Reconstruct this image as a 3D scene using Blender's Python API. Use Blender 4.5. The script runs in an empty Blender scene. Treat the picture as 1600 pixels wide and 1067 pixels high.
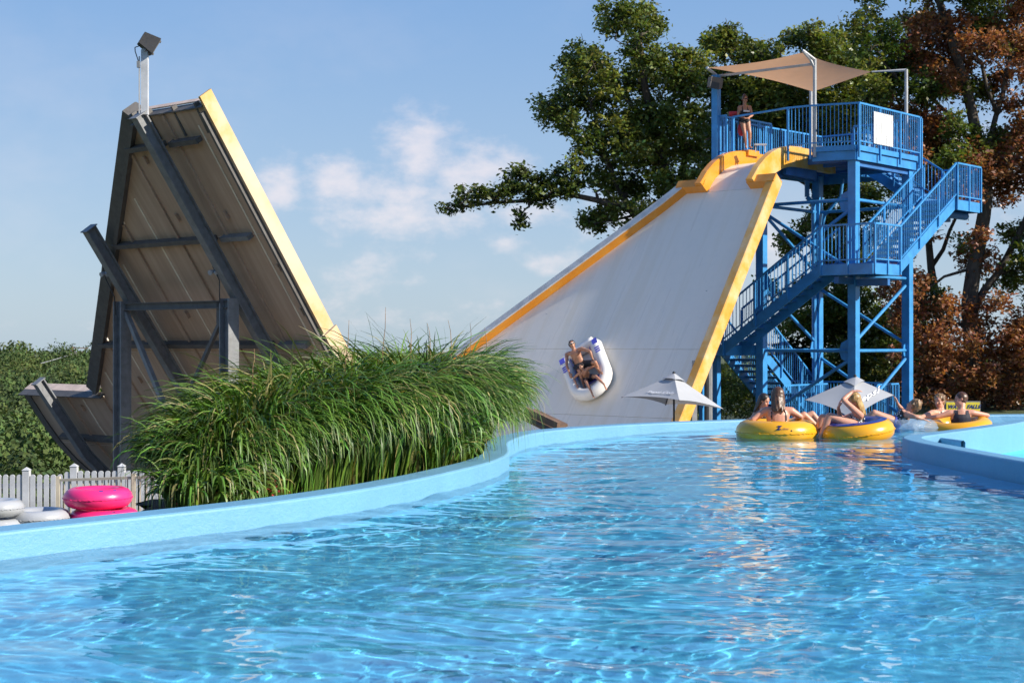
import bpy, math, random
import numpy as np
from mathutils import Vector, Matrix, noise as mnoise
random.seed(7)
rng = np.random.default_rng(7)
R = math.radians
sc = bpy.context.scene
col = sc.collection

# ------------------------------------------------------------------ camera
F = 2400.0; HC = 1.4; CY = 533.5          # focal length in photo pixels, eye height, horizon row
cd = bpy.data.cameras.new('camera'); cam = bpy.data.objects.new('camera', cd); col.objects.link(cam)
cam.location = (0, 0, HC); cam.rotation_euler = (R(90), 0, 0)
cd.sensor_width = 36; cd.lens = F/1600*36; cd.clip_start = .1; cd.clip_end = 6000
cd.dof.use_dof = True; cd.dof.focus_distance = 19.0; cd.dof.aperture_fstop = 6.0
sc.camera = cam

# ------------------------------------------------------------------ sun and sky
SUN_AZ = math.atan2(.93, -.367)            # from +Y towards +X
SUN_EL = R(30)
sun_dir = Vector((math.sin(SUN_AZ)*math.cos(SUN_EL), math.cos(SUN_AZ)*math.cos(SUN_EL), math.sin(SUN_EL)))
ld = bpy.data.lights.new('sun', 'SUN'); ld.energy = 5.0; ld.angle = R(.53); ld.color = (1, .92, .80)
sun = bpy.data.objects.new('sun', ld); col.objects.link(sun)
sun.rotation_euler = sun_dir.to_track_quat('Z', 'Y').to_euler()
ld.cycles.is_caustics_light = True

W = bpy.data.worlds.new('World'); sc.world = W; W.use_nodes = True
nt = W.node_tree; nt.nodes.clear()
def N(t, **k):
    n = nt.nodes.new(t)
    for a, b in k.items(): setattr(n, a, b)
    return n
def LK(a, b): nt.links.new(a, b)
def mth(op, a, b=None, c=None, clamp=False):
    n = N('ShaderNodeMath', operation=op); n.use_clamp = clamp
    for i, x in enumerate((a, b, c)):
        if x is None: continue
        if isinstance(x, (int, float)): n.inputs[i].default_value = x
        else: LK(x, n.inputs[i])
    return n.outputs[0]
def sstep(x, a, b):
    n = N('ShaderNodeMapRange', interpolation_type='SMOOTHSTEP'); LK(x, n.inputs[0])
    n.inputs[1].default_value = a; n.inputs[2].default_value = b
    return n.outputs[0]
sky = N('ShaderNodeTexSky', sky_type='NISHITA'); sky.sun_disc = False
sky.sun_elevation = SUN_EL; sky.sun_rotation = SUN_AZ
sky.air_density = 1.0; sky.dust_density = .6; sky.ozone_density = 2.0
tc = N('ShaderNodeTexCoord'); sx = N('ShaderNodeSeparateXYZ'); LK(tc.outputs['Generated'], sx.inputs[0])
dz = sx.outputs['Z']
mp = N('ShaderNodeMapping'); LK(tc.outputs['Generated'], mp.inputs[0]); mp.inputs['Scale'].default_value = (1, 1, 1.7)
n1 = N('ShaderNodeTexNoise'); LK(mp.outputs[0], n1.inputs['Vector'])
n1.inputs['Scale'].default_value = 34; n1.inputs['Detail'].default_value = 8; n1.inputs['Roughness'].default_value = .6
n2 = N('ShaderNodeTexNoise'); LK(mp.outputs[0], n2.inputs['Vector'])
n2.inputs['Scale'].default_value = 5.5; n2.inputs['Detail'].default_value = 5; n2.inputs['Roughness'].default_value = .55
# cumulus heads low over the horizon, each a soft puff in a world direction (azimuth, elevation, width, height in degrees)
PUFFS = [(-3.5, 7.0, 1.5, 1.5, 1.0), (-1.5, 6.3, 2.2, 1.2, .85), (-6.7, 5.9, 1.5, 1.1, 1.0), (-8.5, 5.6, 1.1, 1.2, .95), (-3.6, 4.6, 3.6, .8, .75), (-4.5, 5.6, 4.5, 1.1, .55), (0.5, 4.8, 2.5, .7, .6),
         (-5.1, 2.6, 1.6, 1.2, .45), (1.5, 3.0, 1.3, .5, .6), (-.5, 3.7, 1.0, .45, .5), (-2.4, 5.4, 2.2, .9, .4), 
         (5.0, 4.6, 2.6, 1.0, .6), (9.5, 3.6, 2.5, 1.2, .7), (17.6, 6.2, 1.8, 1.9, .8), (24, 6, 3, 1.6, .7), (-26, 5, 4, 1.4, .6), (-7.5, .9, 7, .5, .3)]
tot = None
az = mth('ARCTAN2', sx.outputs['X'], sx.outputs['Y']); el = mth('ARCSINE', dz)
for (a, e, w, h, k) in PUFFS:
    dx = mth('MULTIPLY', mth('SUBTRACT', az, R(a)), 1/R(w)); dy = mth('MULTIPLY', mth('SUBTRACT', el, R(e)), 1/R(h))
    d2 = mth('SQRT', mth('ADD', mth('MULTIPLY', dx, dx), mth('MULTIPLY', dy, dy)))
    g = mth('MULTIPLY', mth('SUBTRACT', 1.25, d2), k)
    tot = g if tot is None else mth('MAXIMUM', tot, g)
tot = mth('MAXIMUM', tot, -.6)
puff = sstep(mth('ADD', tot, mth('MULTIPLY', mth('SUBTRACT', n1.outputs[0], .5), 2.3)), .0, 1.2)
gen = mth('MULTIPLY', sstep(mth('ADD', n2.outputs[0], mth('MULTIPLY', n1.outputs[0], .25)), .56, .86), mth('SUBTRACT', 1, sstep(dz, .10, .30)))
skr = N('ShaderNodeValToRGB'); LK(dz, skr.inputs[0]); e = skr.color_ramp.elements
for i, (p, c) in enumerate([(0, (.38, .50, .62)), (.07, (.32, .45, .63)), (.22, (.19, .35, .63)), (.6, (.09, .23, .56)), (1, (.06, .16, .46))]):
    if i > 1: e.new(.5)
    e[i].position = p; e[i].color = (*c, 1)
sk10 = N('ShaderNodeMixRGB', blend_type='MULTIPLY'); sk10.inputs[0].default_value = 1; LK(skr.outputs[0], sk10.inputs[1]); sk10.inputs[2].default_value = (10, 10, 10, 1)
cl = mth('MAXIMUM', mth('MULTIPLY', puff, .60), mth('MULTIPLY', gen, .12))
mxv = N('ShaderNodeMixRGB'); mxv.inputs[0].default_value = .75; LK(sky.outputs[0], mxv.inputs[1]); LK(sk10.outputs[0], mxv.inputs[2])
mxc = N('ShaderNodeMixRGB'); LK(cl, mxc.inputs[0]); LK(mxv.outputs[0], mxc.inputs[1]); mxc.inputs[2].default_value = (8.2, 7.3, 7.3, 1)
bg = N('ShaderNodeBackground'); bg.inputs[1].default_value = .08
LK(mxc.outputs[0], bg.inputs[0]); ow = N('ShaderNodeOutputWorld'); LK(bg.outputs[0], ow.inputs[0])

vs = sc.view_settings; sc.display_settings.display_device = 'sRGB'
vs.view_transform = 'Standard'; vs.look = 'None'; vs.exposure = 0.66; vs.gamma = 1; vs.use_curve_mapping = False
cy = sc.cycles
cy.use_denoising = True; cy.denoiser = 'OPENIMAGEDENOISE'
cy.max_bounces = 8; cy.diffuse_bounces = 3; cy.glossy_bounces = 4; cy.transmission_bounces = 6; cy.transparent_max_bounces = 8
cy.sample_clamp_indirect = 6; cy.use_adaptive_sampling = True; cy.adaptive_threshold = .015
cy.caustics_refractive = True; cy.caustics_reflective = False

# ------------------------------------------------------------------ materials
class Mat:
    def __init__(s, name):
        s.m = bpy.data.materials.new(name); s.m.use_nodes = True
        s.t = s.m.node_tree; s.t.nodes.clear()
        s.out = s.t.nodes.new('ShaderNodeOutputMaterial')
    def n(s, typ, ins={}, **k):
        n = s.t.nodes.new(typ)
        for a, b in k.items(): setattr(n, a, b)
        for a, b in ins.items():
            if isinstance(b, bpy.types.NodeSocket): s.t.links.new(b, n.inputs[a])
            else: n.inputs[a].default_value = b
        return n
    def noise(s, scale, detail=4, rough=.55, stretch=None, coord='Object'):
        tcn = s.n('ShaderNodeTexCoord'); o = tcn.outputs[coord]
        if stretch: o = s.n('ShaderNodeMapping', {'Vector': o, 'Scale': stretch}).outputs[0]
        return s.n('ShaderNodeTexNoise', {'Vector': o, 'Scale': scale, 'Detail': detail, 'Roughness': rough}).outputs[0]
    def ramp(s, fac, stops):
        r = s.n('ShaderNodeValToRGB', {'Fac': fac}); e = r.color_ramp.elements
        while len(e) < len(stops): e.new(.5)
        for i, (p, c) in enumerate(stops): e[i].position = p; e[i].color = (*c, 1) if len(c) == 3 else c
        return r.outputs[0]
    def mix(s, f, a, b, mode='MIX'):
        n = s.t.nodes.new('ShaderNodeMixRGB'); n.blend_type = mode
        for i, x in enumerate((f, a, b)):
            if isinstance(x, bpy.types.NodeSocket): s.t.links.new(x, n.inputs[i])
            elif i == 0: n.inputs[0].default_value = x
            else: n.inputs[i].default_value = (*x, 1)
        return n.outputs[0]
    def bump(s, h, strength=.3, dist=.02):
        return s.n('ShaderNodeBump', {'Height': h, 'Strength': strength, 'Distance': dist}).outputs[0]
    def done(s, color, rough=.5, spec=.5, metal=0, normal=None, **k):
        b = s.n('ShaderNodeBsdfPrincipled')
        for key, x in (('Base Color', color), ('Roughness', rough), ('Specular IOR Level', spec), ('Metallic', metal), ('Normal', normal)):
            if x is None: continue
            if isinstance(x, bpy.types.NodeSocket): s.t.links.new(x, b.inputs[key])
            else: b.inputs[key].default_value = (*x, 1) if isinstance(x, tuple) and len(x) == 3 else x
        for key, x in k.items():
            key = key.replace('_', ' ')
            if isinstance(x, bpy.types.NodeSocket): s.t.links.new(x, b.inputs[key])
            else: b.inputs[key].default_value = x
        s.t.links.new(b.outputs[0], s.out.inputs[0])
        return s.m

def painted(name, c, rough=.45, wear=.15, dirt=(.2, .17, .12), scale=3.0, streak=None, bump=.15):
    m = Mat(name)
    a = m.noise(scale, 5, .6); b = m.noise(scale*9, 4, .6); st = m.noise(scale*1.5, 5, .6, streak or (1, 1, .15))
    c2 = tuple(x*.78 for x in c); c3 = tuple(min(1, x*1.12) for x in c)
    k = m.mix(m.ramp(a, [(.35, (0,)*3), (.7, (1,)*3)]), c2, c3)
    k = m.mix(m.mix(1, (wear,)*3, m.ramp(st, [(.52, (0,)*3), (.75, (1,)*3)]), 'MULTIPLY'), k, dirt)
    return m.done(k, m.ramp(b, [(.3, (rough*.8,)*3), (.7, (min(1, rough*1.3),)*3)]), normal=m.bump(b, bump, .004))

M = {}
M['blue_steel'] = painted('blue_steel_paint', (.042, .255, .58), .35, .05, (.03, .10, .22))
M['blue_shade'] = painted('blue_steel_shade', (.025, .14, .40), .5, .12, (.03, .08, .16))  # darker copy of the blue paint, shade under the deck mixed into its colour
M['grate'] = painted('stair_tread_paint', (.05, .20, .45), .6, .2, (.05, .08, .12))
M['galv'] = painted('galvanised_steel', (.20, .21, .22), .5, .4, (.12, .10, .08), 6)
M['galv_dark'] = painted('weathered_steel', (.11, .105, .10), .6, .4, (.06, .045, .035), 5)
M['pole'] = painted('grey_tube_steel', (.42, .43, .44), .4, .1)
M['white_vinyl'] = painted('white_vinyl', (.52, .54, .57), .45, .12, (.4, .36, .3))
M['white_panel'] = painted('white_panel', (.66, .67, .68), .4, .04)
M['cream_rail'] = painted('cream_rail_paint', (.62, .55, .42), .4, .1)
M['black'] = painted('black_plastic', (.03, .03, .032), .5, .1, (.1, .09, .08))
M['brown_box'] = painted('brown_speaker_box', (.16, .12, .09), .6, .2)
M['timber'] = painted('brown_timber', (.20, .12, .075), .7, .3, (.09, .06, .04), 4, (1, 6, 6))
M['concrete'] = painted('pale_concrete', (.36, .33, .28), .9, .3, (.2, .17, .13), 2)
M['red'] = painted('red_rescue_tube', (.6, .03, .04), .45, .05)

def m_slide_yellow():
    m = Mat('faded_yellow_gelcoat')
    st = m.noise(1.3, 6, .65, (1, 1, 1)); f = m.noise(14, 4, .6)
    k = m.ramp(st, [(.30, (.68, .29, .02)), (.43, (.70, .34, .05)), (.54, (.70, .42, .14)), (.68, (.68, .50, .29))])
    k = m.mix(m.ramp(f, [(.55, (0,)*3), (.8, (.45,)*3)]), k, (.50, .27, .08))
    return m.done(k, .32, normal=m.bump(f, .1, .003), Coat_Weight=.3)
def m_slide_yellow2():
    m = Mat('yellow_orange_gelcoat')
    st = m.noise(1.6, 6, .65); f = m.noise(14, 4, .6)
    k = m.ramp(st, [(.35, (.66, .235, .012)), (.55, (.70, .275, .02)), (.75, (.70, .36, .07))])
    k = m.mix(m.ramp(f, [(.6, (0,)*3), (.8, (.4,)*3)]), k, (.45, .23, .06))
    return m.done(k, .3, normal=m.bump(f, .1, .003), Coat_Weight=.4)
def m_slide_pale():
    m = Mat('sun_bleached_cream_gelcoat'); st = m.noise(.55, 5, .6); f = m.noise(12, 4, .6)
    k = m.ramp(st, [(.32, (.60, .29, .035)), (.42, (.60, .36, .10)), (.50, (.60, .44, .26)), (.62, (.62, .49, .34))])
    k = m.mix(m.ramp(f, [(.6, (0,)*3), (.85, (.35,)*3)]), k, (.5, .34, .18))
    return m.done(k, .4, normal=m.bump(f, .1, .003))
M['yellow_faded'] = m_slide_yellow(); M['yellow'] = m_slide_yellow2()
def m_slide_white():
    m = Mat('white_slide_gelcoat')
    # long water streaks running down the slope, waxy wear at large scale
    tcn = m.n('ShaderNodeTexCoord')
    mpn = m.n('ShaderNodeMapping', {'Vector': tcn.outputs['Object'], 'Rotation': (0, 0, math.atan2(.7537, .6572)), 'Scale': (12, .77, 16)}, vector_type='TEXTURE')
    s1 = m.n('ShaderNodeTexNoise', {'Vector': mpn.outputs[0], 'Scale': 1.6, 'Detail': 6, 'Roughness': .6}).outputs[0]
    b = m.noise(.35, 4, .6); f = m.noise(5, 6, .65)
    k = m.ramp(s1, [(.32, (.79, .72, .61)), (.5, (.82, .75, .64)), (.62, (.765, .685, .555)), (.78, (.82, .76, .66))])
    k = m.mix(m.ramp(b, [(.4, (0,)*3), (.7, (.5,)*3)]), k, (.74, .70, .62))
    k = m.mix(m.ramp(f, [(.5, (0,)*3), (.85, (.35,)*3)]), k, (.66, .62, .54))
    return m.done(k, m.ramp(s1, [(.3, (.22,)*3), (.7, (.42,)*3)]), normal=m.bump(f, .05, .004))
M['slide_white'] = m_slide_white()
def m_under():
    m = Mat('raw_fibreglass_underside')
    tcn = m.n('ShaderNodeTexCoord')
    mpn = m.n('ShaderNodeMapping', {'Vector': tcn.outputs['Object'], 'Rotation': (0, 0, math.atan2(.7537, .6572)), 'Scale': (9, .42, 9)}, vector_type='TEXTURE')
    s1 = m.n('ShaderNodeTexNoise', {'Vector': mpn.outputs[0], 'Scale': 2.2, 'Detail': 8, 'Roughness': .65}).outputs[0]
    b = m.noise(.7, 5, .6)
    k = m.ramp(s1, [(.30, (.36, .25, .18)), (.5, (.45, .32, .23)), (.66, (.52, .385, .285)), (.78, (.39, .285, .205))])
    k = m.mix(m.ramp(b, [(.45, (0,)*3), (.72, (.55,)*3)]), k, (.38, .26, .18))
    return m.done(k, .65, normal=m.bump(s1, .25, .01))
M['under'] = m_under()
def m_pool(name, c, deep):
    m = Mat(name)
    a = m.noise(1.1, 6, .65); f = m.noise(26, 5, .7); chips = m.noise(16, 3, .8); drip = m.noise(4, 5, .6, (1, 1, .12))
    k = m.mix(m.ramp(a, [(.35, (0,)*3), (.65, (1,)*3)]), c, tuple(min(1, x*1.10) for x in c))
    k = m.mix(m.ramp(drip, [(.55, (0,)*3), (.8, (.35,)*3)]), k, deep)
    k = m.mix(m.ramp(chips, [(.70, (0,)*3), (.735, (.7,)*3)]), k, (.10, .22, .32))
    return m.done(k, .5, normal=m.bump(m.mix(.5, m.noise(5, 6, .7, (1, 1, 2.5)), f), .42, .035))
M['pool_wall'] = m_pool('pool_wall_paint', (.135, .32, .475), (.085, .25, .43))
M['pool_floor'] = m_pool('pool_floor_paint', (.12, .61, 1.0), (.08, .53, 1.0))
def m_water():
    m = Mat('pool_water')
    f = m.noise(9, 3, .5, (1, 1.6, 1)); 
    g = m.n('ShaderNodeBsdfGlass', {'Color': (.97, .995, 1.0, 1), 'Roughness': 0.0, 'IOR': 1.333})
    m.t.links.new(g.outputs[0], m.out.inputs[0])
    return m.m
M['water'] = m_water()
def m_ground():
    m = Mat('dry_grass_ground')
    a = m.noise(.35, 6, .65); b = m.noise(7, 5, .7)
    k = m.ramp(a, [(.35, (.05, .075, .022)), (.55, (.085, .10, .035)), (.72, (.17, .14, .08))])
    k = m.mix(m.ramp(b, [(.4, (0,)*3), (.7, (.6,)*3)]), k, (.04, .055, .02))
    return m.done(k, .95, normal=m.bump(b, .6, .05))
M['ground'] = m_ground()
def m_soil():
    m = Mat('dark_mulch'); b = m.noise(18, 5, .7)
    return m.done(m.ramp(b, [(.35, (.025, .016, .010)), (.7, (.09, .055, .035))]), .95, normal=m.bump(b, .8, .04))
M['soil'] = m_soil()
def m_gravel():
    m = Mat('brown_gravel'); b = m.noise(22, 5, .7)
    return m.done(m.ramp(b, [(.35, (.06, .035, .022)), (.55, (.20, .13, .085)), (.75, (.36, .29, .22))]), .95, normal=m.bump(b, .9, .03))
M['gravel'] = m_gravel()
def m_leaf(name, trans=.35, gloss=.35):
    # colour of each leaf comes from the face attribute 'tint'
    m = Mat(name)
    at = m.n('ShaderNodeAttribute', attribute_name='tint')
    p = m.n('ShaderNodeBsdfPrincipled', {'Base Color': at.outputs[0], 'Roughness': gloss, 'Specular IOR Level': .5})
    tr = m.n('ShaderNodeBsdfTranslucent', {'Color': m.mix(1, at.outputs[0], (1.35, 1.25, .55), 'MULTIPLY')})
    mx = m.n('ShaderNodeMixShader', {0: trans, 1: p.outputs[0], 2: tr.outputs[0]})
    m.t.links.new(mx.outputs[0], m.out.inputs[0])
    return m.m
M['leaf_far'] = m_leaf('distant_leaf', .15, .85); M['leaf'] = m_leaf('tree_leaf', .32, .38); M['blade'] = m_leaf('grass_blade', .16, .48)
def m_bark():
    m = Mat('oak_bark'); b = m.noise(7, 6, .7, (1, 1, .2))
    return m.done(m.ramp(b, [(.35, (.035, .028, .022)), (.7, (.13, .105, .08))]), .9, normal=m.bump(b, .8, .04))
M['bark'] = m_bark()
def m_skin(name, c):
    m = Mat(name); a = m.noise(6, 4, .6)
    return m.done(m.mix(m.ramp(a, [(.35, (0,)*3), (.7, (1,)*3)]), tuple(x*.88 for x in c), tuple(min(1, x*1.08) for x in c)), .42, .4, Subsurface_Weight=.12, Subsurface_Scale=.02)
M['skin'] = m_skin('fair_skin', (.54, .28, .19)); M['skin_tan'] = m_skin('tanned_skin', (.42, .205, .125)); M['skin_pink'] = m_skin('pink_skin', (.58, .29, .20))  # skin_pink is a slightly pinker base tone
M['skin_deep'] = m_skin('suntanned_skin', (.42, .20, .12))
def m_hair(name, c1, c2):
    m = Mat(name); b = m.noise(30, 4, .6, (1, 1, .18))
    return m.done(m.ramp(b, [(.35, c1), (.7, c2)]), .38, normal=m.bump(b, .7, .01))
M['hair_brown'] = m_hair('brown_hair', (.035, .016, .009), (.16, .075, .035))
M['hair_dark'] = m_hair('dark_hair', (.012, .009, .008), (.05, .03, .02))
M['hair_blond'] = m_hair('blonde_hair', (.22, .12, .04), (.62, .42, .16))
M['hair_sand'] = m_hair('sandy_hair', (.09, .05, .025), (.36, .22, .10))
def m_cloth(name, c, pat=None, scale=40):
    m = Mat(name)
    if pat:
        v = m.n('ShaderNodeTexVoronoi', {'Vector': m.n('ShaderNodeTexCoord').outputs['Object'], 'Scale': scale}).outputs['Distance']
        k = m.ramp(v, [(.0, pat), (.33, pat), (.36, c), (1, c)])
        return m.done(k, .6)
    a = m.noise(25, 3, .5)
    return m.done(m.mix(a, c, tuple(x*.7 for x in c)), .75, normal=m.bump(a, .2, .005))
M['cloth_black'] = m_cloth('black_fabric', (.012, .012, .016)); M['cloth_navy'] = m_cloth('navy_fabric', (.016, .017, .035))
M['cloth_dots'] = m_cloth('black_white_print', (.015, .015, .02), (.8, .8, .78), 32); M['cloth_blue'] = m_cloth('royal_blue_fabric', (.02, .035, .30))
M['cloth_red'] = m_cloth('red_fabric', (.45, .02, .03))
M['lens'] = painted('dark_lens', (.01, .01, .012), .1, 0)
def m_vinyl(name, c, rough=.28):
    m = Mat(name); a = m.noise(7, 4, .6); b = m.noise(2, 3, .5)
    k = m.mix(m.ramp(b, [(.4, (0,)*3), (.7, (1,)*3)]), tuple(x*.9 for x in c), c)
    k = m.mix(m.ramp(a, [(.6, (0,)*3), (.85, (.3,)*3)]), k, tuple(x*.6 for x in c))
    return m.done(k, rough, normal=m.bump(a, .12, .01), Coat_Weight=.25)
M['tube_yellow'] = m_vinyl('yellow_vinyl', (.80, .38, .012)); M['tube_pink'] = m_vinyl('hot_pink_vinyl', (.90, .03, .20), .35)
M['tube_white'] = m_vinyl('white_raft_vinyl', (.80, .78, .74)); M['tube_blue'] = m_vinyl('blue_vinyl_cover', (.02, .04, .25)); M['tube_grey'] = m_vinyl('pale_grey_vinyl', (.38, .40, .43))
M['print_blue'] = painted('dark_blue_print', (.02, .04, .20), .5, 0); M['print_lav'] = painted('lavender_blue_print', (.13, .13, .62), .5, 0)
M['print_white'] = painted('white_print', (.8, .8, .8), .6, 0); M['sign_yellow'] = painted('yellow_sign_face', (.80, .66, .05), .5, .05)
def m_clear():
    m = Mat('clear_vinyl'); a = m.noise(14, 4, .6)
    g = m.n('ShaderNodeBsdfPrincipled', {'Base Color': (.62, .72, .80, 1), 'Roughness': .12, 'Normal': m.bump(a, .8, .03)})
    t = m.n('ShaderNodeBsdfTransparent', {'Color': (.85, .92, .97, 1)})
    mx = m.n('ShaderNodeMixShader', {0: .72, 1: g.outputs[0], 2: t.outputs[0]})
    m.t.links.new(mx.outputs[0], m.out.inputs[0]); return m.m
M['clear'] = m_clear()
def m_fabric(name, c, trans):
    m = Mat(name); a = m.noise(3, 4, .6); w = m.noise(160, 2, .5)
    k = m.mix(a, tuple(x*.88 for x in c), tuple(min(1, x*1.06) for x in c))
    p = m.n('ShaderNodeBsdfPrincipled', {'Base Color': k, 'Roughness': .8, 'Normal': m.bump(w, .2, .003)})
    tr = m.n('ShaderNodeBsdfTranslucent', {'Color': k})
    mx = m.n('ShaderNodeMixShader', {0: trans, 1: p.outputs[0], 2: tr.outputs[0]})
    m.t.links.new(mx.outputs[0], m.out.inputs[0]); return m.m
M['sail'] = m_fabric('tan_shade_cloth', (.60, .36, .21), .5); M['umbrella'] = m_fabric('silver_grey_canvas', (.41, .425, .45), .12)

# ------------------------------------------------------------------ helpers
def at(px, py, Y): return Vector(((px-800)/F*Y, Y, HC-(py-CY)/F*Y))
AX = Vector((.6572, .7537, 0)); BX = Vector((-.7537, .6572, 0)); P0 = Vector((9.79, 44, 0)); UP = Vector((0, 0, 1))
def Lw(u, v, z=0.0): return P0+AX*u+BX*v+UP*z       # tower and slide share one building grid

class MB:
    def __init__(s): s.v = []; s.f = []
    def add(s, vs, fs):
        b = len(s.v); s.v += [tuple(x) for x in vs]; s.f += [tuple(b+i for i in f) for f in fs]; return s
    def hexa(s, c):                  # 8 corners: 0-3 bottom loop, 4-7 top loop
        return s.add(c, [(3, 2, 1, 0), (4, 5, 6, 7), (0, 1, 5, 4), (1, 2, 6, 5), (2, 3, 7, 6), (3, 0, 4, 7)])
    def box(s, c, size, ax=None, ay=None, az_=None):
        c = Vector(c); ax = Vector(ax or (1, 0, 0)).normalized()*size[0]/2; ay = Vector(ay or (0, 1, 0)).normalized()*size[1]/2
        az_ = (Vector(az_).normalized() if az_ else ax.cross(ay).normalized())*size[2]/2
        return s.hexa([c-ax-ay-az_, c+ax-ay-az_, c+ax+ay-az_, c-ax+ay-az_, c-ax-ay+az_, c+ax-ay+az_, c+ax+ay+az_, c-ax+ay+az_])
    def bar(s, a, b, w, h, up=UP):   # box between two points: w sideways, h along up
        a = Vector(a); b = Vector(b); d = (b-a).normalized(); side = d.cross(up)
        if side.length < 1e-4: side = d.cross(Vector((1, 0, 0)))
        side.normalize(); upv = side.cross(d).normalized()
        sw = side*w/2; sh = upv*h/2
        return s.hexa([a-sw-sh, a+sw-sh, b+sw-sh, b-sw-sh, a-sw+sh, a+sw+sh, b+sw+sh, b-sw+sh])
    def ibeam(s, a, b, w, h, up=UP, t=.018):
        a = Vector(a); b = Vector(b); d = (b-a).normalized(); side = d.cross(up).normalized(); upv = side.cross(d).normalized()
        o = upv*(h/2-t/2)
        s.bar(a+o, b+o, w, t, upv); s.bar(a-o, b-o, w, t, upv); s.bar(a, b, t, h-2*t-.002, upv); return s
    def tube(s, a, b, r, r2=None, n=8, caps=True):
        a = Vector(a); b = Vector(b); r2 = r if r2 is None else r2
        d = (b-a).normalized(); x = d.cross(UP)
        if x.length < 1e-3: x = d.cross(Vector((1, 0, 0)))
        x.normalize(); y = d.cross(x)
        vs = []
        for p, rr in ((a, r), (b, r2)):
            for k in range(n):
                t = 2*math.pi*k/n; vs.append(p+x*math.cos(t)*rr+y*math.sin(t)*rr)
        fs = [(k, (k+1) % n, n+(k+1) % n, n+k) for k in range(n)]
        if caps: fs += [tuple(range(n-1, -1, -1)), tuple(range(n, 2*n))]
        return s.add(vs, fs)
    def path(s, pts, r, n=8):
        for i in range(len(pts)-1):
            s.tube(pts[i], pts[i+1], r if not isinstance(r, (list, tuple)) else r[i], r if not isinstance(r, (list, tuple)) else r[i+1], n)
        return s
    def prism(s, poly, z0, z1):
        n = len(poly); vs = [(*p[:2], z0) for p in poly]+[(*p[:2], z1) for p in poly]
        ar = sum(poly[i][0]*poly[(i+1) % n][1]-poly[(i+1) % n][0]*poly[i][1] for i in range(n))
        fs = [tuple(range(n-1, -1, -1)), tuple(range(n, 2*n))]+[(k, (k+1) % n, n+(k+1) % n, n+k) for k in range(n)]
        if ar < 0: fs = [f[::-1] for f in fs]
        return s.add(vs, fs)
    def sweep(s, rings, closed=True, caps=True):   # rings: list of equal-length vertex loops
        n = len(rings[0]); vs = [p for r in rings for p in r]; fs = []
        for i in range(len(rings)-1):
            for k in range(n if closed else n-1):
                fs.append((i*n+k, i*n+(k+1) % n, (i+1)*n+(k+1) % n, (i+1)*n+k))
        if caps and closed: fs += [tuple(range(n-1, -1, -1)), tuple((len(rings)-1)*n+k for k in range(n))]
        return s.add(vs, fs)
    def ball(s, c, rx, ry=None, rz=None, ax=None, ay=None, az_=None, n=10, m=6):
        ry = ry or rx; rz = rz or rx; c = Vector(c)
        ax = Vector(ax or (1, 0, 0)).normalized(); ay = Vector(ay or (0, 1, 0)).normalized(); az_ = Vector(az_ or (0, 0, 1)).normalized()
        vs = [c-az_*rz]
        for i in range(1, m):
            t = math.pi*i/m-math.pi/2
            for k in range(n):
                a = 2*math.pi*k/n; vs.append(c+ax*(rx*math.cos(t)*math.cos(a))+ay*(ry*math.cos(t)*math.sin(a))+az_*(rz*math.sin(t)))
        vs.append(c+az_*rz); fs = [(0, 1+(k+1) % n, 1+k) for k in range(n)]
        for i in range(m-2):
            for k in range(n): fs.append((1+i*n+k, 1+i*n+(k+1) % n, 1+(i+1)*n+(k+1) % n, 1+(i+1)*n+k))
        L_ = len(vs)-1; fs += [(L_, 1+(m-2)*n+k, 1+(m-2)*n+(k+1) % n) for k in range(n)]
        return s.add(vs, fs)
    def build(s, name, mat, parent=None, smooth=False, origin=None):
        me = bpy.data.meshes.new(name); o_ = Vector(origin) if origin is not None else Vector((0, 0, 0))
        me.from_pydata([(x[0]-o_.x, x[1]-o_.y, x[2]-o_.z) for x in s.v], [], s.f)
        if smooth: me.polygons.foreach_set('use_smooth', [True]*len(me.polygons))
        me.update(); me.materials.append(mat)
        return link(name, me, parent, o_)
def link(name, me, parent=None, loc=(0, 0, 0)):
    o = bpy.data.objects.new(name, me); col.objects.link(o); o.location = loc
    if parent is not None:
        o.parent = parent; o.matrix_parent_inverse = Matrix.Translation(-wloc(parent))
    return o
def wloc(o):
    p = Vector(o.location)
    while o.parent is not None:
        # every child keeps world-space location (parents are never rotated)
        o = None; break
    return p
def tag(o, label=None, cat=None, group=None, kind=None):
    if label: o['label'] = label
    if cat: o['category'] = cat
    if group: o['group'] = group
    if kind: o['kind'] = kind
    return o
def thing(name, loc, label, cat, group=None):
    o = bpy.data.objects.new(name, None); col.objects.link(o); o.location = loc; o.empty_display_size = .2
    return tag(o, label, cat, group)
def npmesh(name, verts, faces, mat, smooth=False, tint=None, parent=None):
    verts = np.asarray(verts, np.float32); faces = np.asarray(faces, np.int32); k = faces.shape[1]
    me = bpy.data.meshes.new(name); me.vertices.add(len(verts)); me.vertices.foreach_set('co', verts.ravel())
    me.loops.add(faces.size); me.loops.foreach_set('vertex_index', faces.ravel())
    me.polygons.add(len(faces)); me.polygons.foreach_set('loop_start', np.arange(0, faces.size, k, dtype=np.int32))
    try: me.polygons.foreach_set('loop_total', np.full(len(faces), k, np.int32))
    except Exception: pass
    if smooth: me.polygons.foreach_set('use_smooth', np.ones(len(faces), bool))
    me.update(calc_edges=True); me.materials.append(mat)
    if tint is not None:
        at_ = me.attributes.new('tint', 'FLOAT_COLOR', 'FACE'); c = np.ones((len(faces), 4), np.float32); c[:, :3] = tint
        at_.data.foreach_set('color', c.ravel())
    return link(name, me, parent)
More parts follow.
